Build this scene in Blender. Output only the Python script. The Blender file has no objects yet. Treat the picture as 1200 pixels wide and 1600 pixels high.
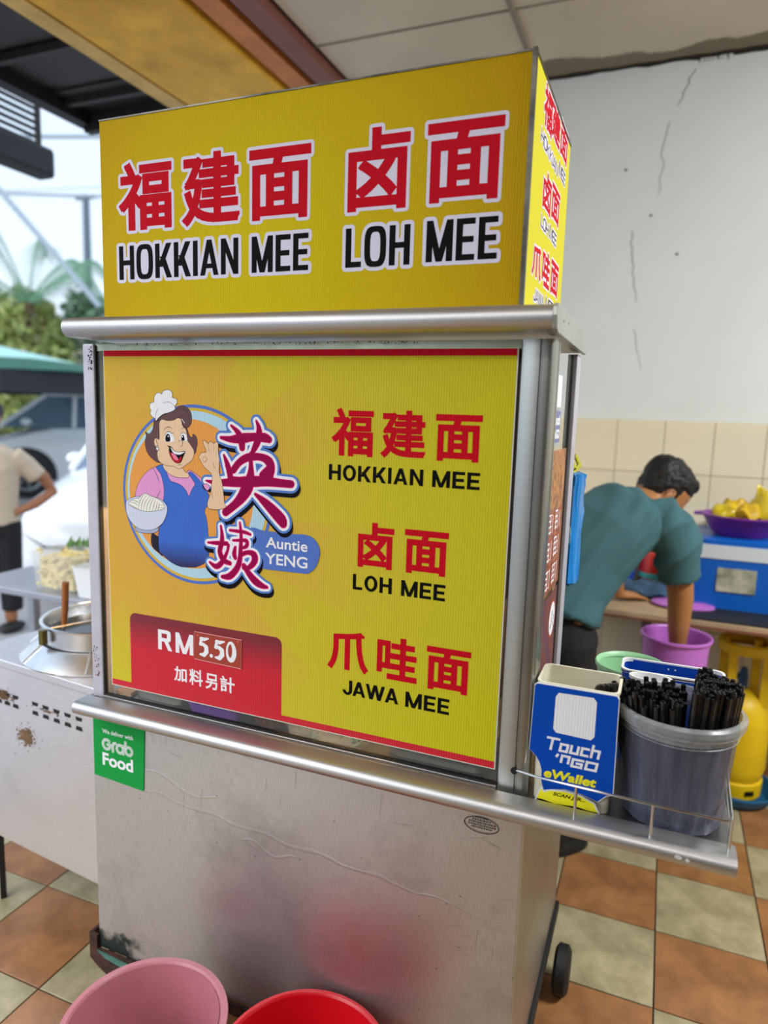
import bpy, bmesh, math, random
from mathutils import Vector, Matrix, noise
from mathutils.geometry import delaunay_2d_cdt
random.seed(7)
SC = bpy.context.scene
COL = SC.collection

# ---------------------------------------------------------------- camera
cam_data = bpy.data.cameras.new('camera')
cam = bpy.data.objects.new('camera', cam_data); COL.objects.link(cam); SC.camera = cam
cam.location = (0, 0, 1.5271)
yaw, pitch, roll = .3819, -.1442, -.0307
Rcam = (Matrix.Rotation(yaw, 3, 'Z') @ Matrix.Rotation(pitch, 3, 'X') @ Matrix.Rotation(roll, 3, 'Y')
        @ Matrix(((1, 0, 0), (0, 0, -1), (0, 1, 0))))
cam.rotation_euler = Rcam.to_euler()
cam_data.sensor_fit = 'HORIZONTAL'; cam_data.sensor_width = 36
cam_data.lens = 36 * 1078.03 / 1200
cam_data.clip_start = .05; cam_data.clip_end = 400
cam_data.dof.use_dof = True; cam_data.dof.focus_distance = 1.40; cam_data.dof.aperture_fstop = 2.5

# ---------------------------------------------------------------- world, lights, exposure
world = bpy.data.worlds.new('overcast_sky'); SC.world = world; world.use_nodes = True
wt = world.node_tree; bg = wt.nodes['Background']
tc = wt.nodes.new('ShaderNodeTexCoord'); sp = wt.nodes.new('ShaderNodeSeparateXYZ')
rp = wt.nodes.new('ShaderNodeValToRGB'); rp.color_ramp.elements[0].position = .0; rp.color_ramp.elements[1].position = .45
rp.color_ramp.elements[0].color = (.80, .90, 1.0, 1); rp.color_ramp.elements[1].color = (.62, .78, 1.0, 1)
wt.links.new(tc.outputs['Generated'], sp.inputs[0]); wt.links.new(sp.outputs['Z'], rp.inputs[0]); wt.links.new(rp.outputs[0], bg.inputs[0])
bg.inputs[1].default_value = .98
SC.view_settings.view_transform = 'Standard'; SC.view_settings.look = 'None'
SC.view_settings.exposure = 0.45; SC.view_settings.gamma = 1; SC.view_settings.use_curve_mapping = False
def area(name, loc, target, sx, sy, power, col=(1, 1, 1)):
    l = bpy.data.lights.new(name, 'AREA'); l.shape = 'RECTANGLE'; l.size = sx; l.size_y = sy; l.energy = power; l.color = col
    o = bpy.data.objects.new(name, l); COL.objects.link(o); o.location = loc
    o.rotation_euler = (Vector(target) - Vector(loc)).to_track_quat('-Z', 'Y').to_euler(); return o
sun = bpy.data.lights.new('hazy_daylight', 'SUN'); sun.energy = 1.9; sun.angle = math.radians(60); sun.color = (1, .98, .95)
so = bpy.data.objects.new('hazy_daylight', sun); COL.objects.link(so); so.rotation_euler = Vector((.38, 1, -.85)).to_track_quat('-Z', 'Y').to_euler()
# added fill lights overhead, unseen, to brighten cart front and back wall
area('overhead_fill_light', (-.2, -.9, 2.95), (-.2, -.7, 0), 1.2, .3, 16, (1, .99, .97))
area('overhead_fill_light', (1.9, 1.4, 2.98), (1.2, 1.9, 0), 1.2, .3, 76, (.97, 1, 1))

# ---------------------------------------------------------------- materials
def lin(c):
    if isinstance(c, str):
        c = [int(c[i:i+2], 16) / 255 for i in (0, 2, 4)]
        c = [x / 12.92 if x <= .04045 else ((x + .055) / 1.055) ** 2.4 for x in c]
    return (c[0], c[1], c[2], 1)
MATS = {}
def mat(name, col, rough=.5, metal=0, vary=0, scale=8, bump=0, bscale=60, stretch=(1, 1, 1), spec=.5, trans=0, alpha=1, emit=0, coat=0, dark=None, corr=0):
    """principled material with noise colour variation and fine relief"""
    m = bpy.data.materials.new(name); m.use_nodes = True; nt = m.node_tree; N = nt.nodes; L = nt.links
    b = N['Principled BSDF']; c = lin(col)
    b.inputs['Base Color'].default_value = c; b.inputs['Roughness'].default_value = rough
    b.inputs['Metallic'].default_value = metal; b.inputs['Specular IOR Level'].default_value = spec
    b.inputs['Transmission Weight'].default_value = trans; b.inputs['Alpha'].default_value = alpha
    b.inputs['Coat Weight'].default_value = coat
    if emit: b.inputs['Emission Color'].default_value = c; b.inputs['Emission Strength'].default_value = emit
    co = N.new('ShaderNodeTexCoord'); mp = N.new('ShaderNodeMapping'); mp.inputs['Scale'].default_value = stretch
    L.new(co.outputs['Object'], mp.inputs[0])
    if vary:
        n = N.new('ShaderNodeTexNoise'); n.inputs['Scale'].default_value = scale; n.inputs['Detail'].default_value = 6
        n.inputs['Roughness'].default_value = .6
        L.new(mp.outputs[0], n.inputs['Vector'])
        r = N.new('ShaderNodeValToRGB'); e = r.color_ramp.elements
        d = lin(dark) if dark else [x * (1 - vary) for x in c[:3]] + [1]
        u = [min(1, x * (1 + vary * .5)) for x in c[:3]] + [1]
        e[0].position = .32; e[0].color = d; e[1].position = .68; e[1].color = u
        L.new(n.outputs['Fac'], r.inputs[0]); L.new(r.outputs[0], b.inputs['Base Color'])
    h = None
    if bump:
        n2 = N.new('ShaderNodeTexNoise'); n2.inputs['Scale'].default_value = bscale; n2.inputs['Detail'].default_value = 4
        L.new(mp.outputs[0], n2.inputs['Vector'])
        bp = N.new('ShaderNodeBump'); bp.inputs['Strength'].default_value = bump; bp.inputs['Distance'].default_value = .004
        L.new(n2.outputs['Fac'], bp.inputs['Height']); L.new(bp.outputs[0], b.inputs['Normal'])
    if corr:      # vertical flutes of corrugated plastic board
        w = N.new('ShaderNodeTexWave'); w.wave_type = 'BANDS'; w.bands_direction = 'DIAGONAL' if corr == 2 else 'X'
        if corr == 2: w.bands_direction = 'Y'
        w.inputs['Scale'].default_value = 62; w.inputs['Distortion'].default_value = .6; w.inputs['Detail'].default_value = 1
        mp2 = N.new('ShaderNodeMapping'); mp2.inputs['Scale'].default_value = (1, 1, .05) 
        L.new(co.outputs['Object'], mp2.inputs[0]); L.new(mp2.outputs[0], w.inputs['Vector'])
        bp = N.new('ShaderNodeBump'); bp.inputs['Strength'].default_value = .5; bp.inputs['Distance'].default_value = .0008
        L.new(w.outputs['Fac'], bp.inputs['Height']); L.new(bp.outputs[0], b.inputs['Normal'])
    MATS[name] = m; return m
def steel(name, base=.6, rough=.3, bright=.12, tint=(1, .98, .97), stretch=(1, 1, 18), dirt=.25, dirtcol=(.25, .2, .16), bump=.15):
    m = mat(name, (.5, .5, .5), rough, 1); nt = m.node_tree; N = nt.nodes; L = nt.links; b = N['Principled BSDF']
    co = N.new('ShaderNodeTexCoord'); mp = N.new('ShaderNodeMapping'); mp.inputs['Scale'].default_value = stretch
    L.new(co.outputs['Object'], mp.inputs[0])
    n = N.new('ShaderNodeTexNoise'); n.inputs['Scale'].default_value = 40; n.inputs['Detail'].default_value = 5; L.new(mp.outputs[0], n.inputs['Vector'])
    n2 = N.new('ShaderNodeTexNoise'); n2.inputs['Scale'].default_value = 3.5; n2.inputs['Detail'].default_value = 8; n2.inputs['Roughness'].default_value = .65
    L.new(co.outputs['Object'], n2.inputs['Vector'])
    r = N.new('ShaderNodeValToRGB'); e = r.color_ramp.elements
    e[0].position = .25; e[0].color = [base * (1 - bright) * t for t in tint] + [1]; e[1].position = .75; e[1].color = [base * (1 + bright) * t for t in tint] + [1]
    L.new(n.outputs['Fac'], r.inputs[0])
    r2 = N.new('ShaderNodeValToRGB'); e = r2.color_ramp.elements; e[0].position = .52; e[0].color = (0, 0, 0, 1); e[1].position = .8; e[1].color = (dirt, dirt, dirt, 1)
    L.new(n2.outputs['Fac'], r2.inputs[0])
    mx = N.new('ShaderNodeMix'); mx.data_type = 'RGBA'; L.new(r2.outputs[0], mx.inputs[0]); L.new(r.outputs[0], mx.inputs[6]); mx.inputs[7].default_value = (*dirtcol, 1)
    L.new(mx.outputs[2], b.inputs['Base Color'])
    mr = N.new('ShaderNodeMapRange'); mr.inputs[3].default_value = rough * .8; mr.inputs[4].default_value = rough * 1.4; L.new(n2.outputs['Fac'], mr.inputs[0]); L.new(mr.outputs[0], b.inputs['Roughness'])
    bp = N.new('ShaderNodeBump'); bp.inputs['Strength'].default_value = bump; bp.inputs['Distance'].default_value = .002
    n3 = N.new('ShaderNodeTexNoise'); n3.inputs['Scale'].default_value = 7; n3.inputs['Detail'].default_value = 3; L.new(co.outputs['Object'], n3.inputs['Vector'])
    L.new(n3.outputs['Fac'], bp.inputs['Height']); L.new(bp.outputs[0], b.inputs['Normal'])
    return m
def sheet(name, col, fac, rough=.3, tcol=(1, 1, 1)):
    """clear or cloudy plastic / glass sheet: part transparent, part surface"""
    m = bpy.data.materials.new(name); m.use_nodes = True; N = m.node_tree.nodes; L = m.node_tree.links
    b = N['Principled BSDF']; b.inputs['Base Color'].default_value = lin(col); b.inputs['Roughness'].default_value = rough
    t = N.new('ShaderNodeBsdfTransparent'); t.inputs[0].default_value = (*tcol, 1)
    x = N.new('ShaderNodeMixShader'); n = N.new('ShaderNodeTexNoise'); n.inputs['Scale'].default_value = 9; n.inputs['Detail'].default_value = 5
    co = N.new('ShaderNodeTexCoord'); mp = N.new('ShaderNodeMapping'); mp.inputs['Scale'].default_value = (5, 5, .6); L.new(co.outputs['Object'], mp.inputs[0]); L.new(mp.outputs[0], n.inputs['Vector'])
    mr = N.new('ShaderNodeMapRange'); mr.inputs[1].default_value = .3; mr.inputs[2].default_value = .7; mr.inputs[3].default_value = fac * .7; mr.inputs[4].default_value = min(1, fac * 1.3)
    L.new(n.outputs['Fac'], mr.inputs[0]); L.new(mr.outputs[0], x.inputs[0]); L.new(t.outputs[0], x.inputs[1]); L.new(b.outputs[0], x.inputs[2])
    L.new(x.outputs[0], N['Material Output'].inputs[0]); MATS[name] = m; return m

# ---------------------------------------------------------------- builders
def tag(o, label=None, cat=None, group=None, kind=None):
    if label: o['label'] = label
    if cat: o['category'] = cat
    if group: o['group'] = group
    if kind: o['kind'] = kind
    return o
def thing(name, loc, label, cat, group=None):
    o = bpy.data.objects.new(name, None); COL.objects.link(o); o.location = loc; o.empty_display_size = .05
    return tag(o, label, cat, group)
def wloc(o):
    v = Vector((0, 0, 0))
    while o is not None: v += o.location; o = o.parent
    return v
class MB:
    def __init__(s): s.v = []; s.f = []; s.m = []
    def add(s, vs, fs, mi=0):
        k = len(s.v); s.v += [Vector(v) for v in vs]; s.f += [[i + k for i in f] for f in fs]; s.m += [mi] * len(fs); return s
    def box(s, x0, x1, y0, y1, z0, z1, mi=0):
        return s.add([(x, y, z) for z in (z0, z1) for y in (y0, y1) for x in (x0, x1)],
              [(0, 2, 3, 1), (4, 5, 7, 6), (0, 1, 5, 4), (2, 6, 7, 3), (0, 4, 6, 2), (1, 3, 7, 5)], mi)
    def prism(s, pts, a, b, axis='y', mi=0):
        """outline pts extruded from a to b along an axis"""
        n = len(pts); f = {'y': lambda p, t: (p[0], t, p[1]), 'x': lambda p, t: (t, p[0], p[1]), 'z': lambda p, t: (p[0], p[1], t)}[axis]
        vs = [f(p, a) for p in pts] + [f(p, b) for p in pts]
        return s.add(vs, [list(range(n))[::-1], list(range(n, 2 * n))] + [(i, (i + 1) % n, n + (i + 1) % n, n + i) for i in range(n)], mi)
    def loft(s, rings, cap=True, closed=True, mi=0):
        n = len(rings[0]); vs = [p for r in rings for p in r]; fs = []
        for k in range(len(rings) - 1):
            for i in range(n if closed else n - 1):
                j = (i + 1) % n; fs.append((k*n+i, k*n+j, (k+1)*n+j, (k+1)*n+i))
        if cap: fs += [list(range(n))[::-1], list(range((len(rings)-1)*n, len(rings)*n))]
        return s.add(vs, fs, mi)
    def lathe(s, prof, c, n=32, mi=0, sx=1, sy=1):
        """profile [(r,z)...] about the vertical through c=(x,y)"""
        return s.loft([[(c[0] + r * sx * math.cos(2*math.pi*i/n), c[1] + r * sy * math.sin(2*math.pi*i/n), z) for i in range(n)] for r, z in prof], False, True, mi)
    def tube(s, path, r, n=8, mi=0, cap=True):
        P = [Vector(p) for p in path]; R = r if isinstance(r, (list, tuple)) else [r] * len(P); rings = []; u = None
        for i, p in enumerate(P):
            t = (P[min(i+1, len(P)-1)] - P[max(i-1, 0)]).normalized()
            if u is None:
                a = Vector((0, 0, 1)) if abs(t.z) < .9 else Vector((1, 0, 0)); u = t.cross(a).normalized()
            else: u = (u - t * u.dot(t)).normalized()
            w = t.cross(u)
            rings.append([p + (u * math.cos(2*math.pi*k/n) + w * math.sin(2*math.pi*k/n)) * R[i] for k in range(n)])
        return s.loft(rings, cap, True, mi)
    def ball(s, c, r, n=16, m=10, mi=0):
        r = r if isinstance(r, (tuple, list)) else (r, r, r)
        return s.loft([[(c[0] + r[0]*math.sin(a)*math.cos(2*math.pi*i/n), c[1] + r[1]*math.sin(a)*math.sin(2*math.pi*i/n), c[2] - r[2]*math.cos(a)) for i in range(n)]
                for a in [max(.02, min(math.pi-.02, math.pi*k/m)) for k in range(m+1)]], True, True, mi)
    def mesh(s, name, mats, off=Vector((0, 0, 0)), smooth=False):
        me = bpy.data.meshes.new(name); me.from_pydata([tuple(v - off) for v in s.v], [], s.f)
        for m in (mats if isinstance(mats, (list, tuple)) else [mats]): me.materials.append(m)
        for p, i in zip(me.polygons, s.m): p.material_index = i; p.use_smooth = bool(smooth)
        bm = bmesh.new(); bm.from_mesh(me); bmesh.ops.recalc_face_normals(bm, faces=bm.faces); bm.to_mesh(me); bm.free()
        if smooth and smooth != 2:
            me.set_sharp_from_angle(angle=math.radians(40))
        me.update(); return me
    def build(s, name, mats, parent=None, smooth=False, bevel=0, seg=2):
        off = wloc(parent) if parent is not None else Vector((0, 0, 0))
        o = bpy.data.objects.new(name, s.mesh(name, mats, off, smooth)); COL.objects.link(o)
        if parent is not None: o.parent = parent
        if bevel:
            b = o.modifiers.new('bevel', 'BEVEL'); b.width = bevel; b.segments = seg; b.limit_method = 'ANGLE'; b.angle_limit = math.radians(40)
        return o
def rrect(x0, x1, y0, y1, r, n=4):
    o = []
    for cx, cy, a in ((x1-r, y1-r, 0), (x0+r, y1-r, 90), (x0+r, y0+r, 180), (x1-r, y0+r, 270)):
        for k in range(n+1):
            t = math.radians(a + 90*k/n); o.append((cx + r*math.cos(t), cy + r*math.sin(t)))
    return o

# ---------------------------------------------------------------- flat print: outlines united into one plane mesh
def union(polys, fill=False):
    """triangles covering the union of convex or simple polygons"""
    vs = []; fs = []
    for p in polys:
        a = sum(p[i][0]*p[(i+1) % len(p)][1] - p[(i+1) % len(p)][0]*p[i][1] for i in range(len(p)))
        if abs(a) < 1e-9: continue
        if a < 0: p = p[::-1]
        k = len(vs); vs += [Vector((q[0], q[1])) for q in p]; fs.append(list(range(k, k+len(p))))
    if not fs: return [], []
    r = delaunay_2d_cdt([v * 1000 for v in vs], [], fs, 1 if fill else 0, 1e-4)
    return [v / 1000 for v in r[0]], [f for f, o in zip(r[2], r[5]) if o or fill]
def capsule(a, b, ra, rb=None, n=10):
    rb = ra if rb is None else rb
    a = Vector(a); b = Vector(b); d = b - a; L = d.length
    if L < 1e-7: t0 = 0
    else: t0 = math.atan2(d.y, d.x)
    o = [(b.x + rb*math.cos(t0 - math.pi/2 + math.pi*k/n), b.y + rb*math.sin(t0 - math.pi/2 + math.pi*k/n)) for k in range(n+1)]
    o += [(a.x + ra*math.cos(t0 + math.pi/2 + math.pi*k/n), a.y + ra*math.sin(t0 + math.pi/2 + math.pi*k/n)) for k in range(n+1)]
    return o
def squarecap(a, b, r):
    a = Vector(a); b = Vector(b); d = (b - a); L = d.length
    if L < 1e-7: return None
    d /= L; n = Vector((-d.y, d.x)); e = r if L > r * 1.2 else 0
    return [tuple(q) for q in (a - d*e - n*r, b + d*e - n*r, b + d*e + n*r, a - d*e + n*r)]
def boundary(vs, fs):
    cnt = {}
    for f in fs:
        for i in range(len(f)):
            e = (f[i], f[(i+1) % len(f)]); k = (min(e), max(e)); cnt[k] = cnt.get(k, 0) + 1
    return [k for k, c in cnt.items() if c == 1]
def grow(vs, fs, r, rnd=True, fill=False):
    P = [[tuple(vs[i]) for i in f] for f in fs]
    for a, b in boundary(vs, fs):
        q = capsule(vs[a], vs[b], r, n=5) if rnd else squarecap(vs[a], vs[b], r)
        if q: P.append(q)
    return union(P, fill)
def font_polys(text, box, bold=0, shear=0):
    """built-in font outlines fitted into box (x0,x1,z0,z1)"""
    x0, x1, z0, z1 = box
    c = bpy.data.curves.new('lettering', 'FONT'); c.body = text; c.resolution_u = 5
    o = bpy.data.objects.new('lettering', c); COL.objects.link(o); bpy.context.view_layer.update()
    me = o.to_mesh(); vs = [(v.co.x + shear*v.co.y, v.co.y) for v in me.vertices]; fs = [tuple(p.vertices) for p in me.polygons]
    ax = min(v[0] for v in vs); bx = max(v[0] for v in vs); ay = min(v[1] for v in vs); by = max(v[1] for v in vs)
    o.to_mesh_clear(); bpy.data.objects.remove(o); bpy.data.curves.remove(c)
    b = bold
    f = lambda v: (x0 + b + (v[0]-ax)/(bx-ax)*(x1-x0-2*b), z0 + b + (v[1]-ay)/(by-ay)*(z1-z0-2*b))
    vs = [f(v) for v in vs]; vv, ff = union([[vs[i] for i in q] for q in fs])
    if b: vv, ff = grow(vv, ff, b, False)
    return vv, ff
WID = dict(H=1, O=1.08, K=1.04, I=.0, A=1.1, N=1.02, M=1.25, E=.86, L=.8, J=.82, W=1.6, R=1.02)
def block(text, box, t, th=None, sq=2.0, gap=.16, single=None):
    """block capitals drawn from strokes; t is the upright's width as a share of the height"""
    x0, x1, z0, z1 = box; h = z1 - z0; T = t * h; H = (th or t*.9) * h
    n = len(text); g = gap * h
    fixed = sum(T for c in text if c == 'I') + g * sum(.1 if text[i:i+2] in ('AW', 'WA', 'JA') else 1 for i in range(n-1))
    u = (x1 - x0 - fixed) / sum(WID[c] for c in text); P = []; x = x0
    for i, c in enumerate(text):
        w = T if c == 'I' else WID[c] * u
        R = lambda a, b, c_, d: P.append([(x+a, z0+c_), (x+b, z0+c_), (x+b, z0+d), (x+a, z0+d)])
        D = lambda a, za, b, zb, tt=T: P.append([(x+a, z0+za), (x+a+tt, z0+za), (x+b+tt, z0+zb), (x+b, z0+zb)])
        if c == 'H': R(0, T, 0, h); R(w-T, w, 0, h); R(0, w, (h-H)/2, (h+H)/2)
        elif c == 'I': R(0, T, 0, h)
        elif c == 'L': R(0, T, 0, h); R(0, w, 0, H)
        elif c == 'E': R(0, T, 0, h); R(0, w, 0, H); R(0, w, h-H, h); R(0, w*.93, (h-H)/2, (h+H)/2)
        elif c == 'N': R(0, T, 0, h); R(w-T, w, 0, h); D(0, h, w-T, 0, T)
        elif c == 'M': R(0, T, 0, h); R(w-T, w, 0, h); D(0, h, w/2-T*.5, 0); D(w-T, h, w/2-T*.5, 0)
        elif c == 'A': D(0, 0, w/2-T/2, h); D(w-T, 0, w/2-T/2, h); R(w*.25, w*.75, h*.2, h*.2+H*.9)
        elif c == 'W': q = (w-T)/4; D(0, h, q, 0); D(2*q, h, q, 0); D(2*q, h, 3*q, 0); D(4*q, h, 3*q, 0)
        elif c == 'K': R(0, T, 0, h); D(T*.5, h*.32, w-T*1.15, h, T*1.15); D(T*1.0, h*.62, w-T*1.1, 0, T*1.15)
        elif c == 'R': R(0, T, 0, h); R(0, w*.66, h-H, h); R(0, w*.66, h*.42, h*.42+H); D(w*.42, h*.45, w-T*1.1, 0, T*1.1); P += [capsule((x+w-T*.62-h*.06, z0+h*.42+H*.5+h*.05), (x+w-T*.62-h*.06, z0+h-H*.5-h*.05), T*.52)]; P += [capsule((x+w*.66, z0+h-H/2), (x+w-T*.65-h*.06, z0+h-H*.5-h*.04), H/2, T*.5), capsule((x+w*.66, z0+h*.42+H/2), (x+w-T*.65-h*.06, z0+h*.42+H*.5+h*.04), H/2, T*.5)]
        elif c in 'OJ':
            m = 36; o = []; q = []
            for k in range(m):
                a = 2*math.pi*k/m; ca, sa = math.cos(a), math.sin(a); e = 2/ (sq)
                f = lambda s_: math.copysign(abs(s_)**e, s_)
                zz = h*.5; hz = h*.515
                if c == 'J': zz = h*.32; hz = h*.335
                o.append((x + w/2 + w/2*f(ca), z0 + zz + hz*f(sa))); q.append((x + w/2 + (w/2-T)*f(ca), z0 + zz + (hz-H)*f(sa)))
            for k in range(m):
                if c == 'J' and k*360/m >= 0 and k*360/m < 180: continue
                j = (k+1) % m; P.append([o[k], o[j], q[j], q[k]])
            if c == 'J': R(w-T, w, h*.31, h)
        gg = g
        if i < n-1 and (c + text[i+1]) in ('AW', 'WA', 'JA'): gg = g*.1
        x += w + gg
    return union(P)
def flat(name, layers, plane, parent, mats, step=2e-4):
    """layers [(verts, faces)] laid on a plane: plane maps (a,b,depth)->xyz"""
    mb = MB()
    for k, (vs, fs) in enumerate(layers):
        mb.add([plane(v[0], v[1], step*(k+1)) for v in vs], [list(f) for f in fs], k)
    return mb.build(name, mats, parent)
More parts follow.
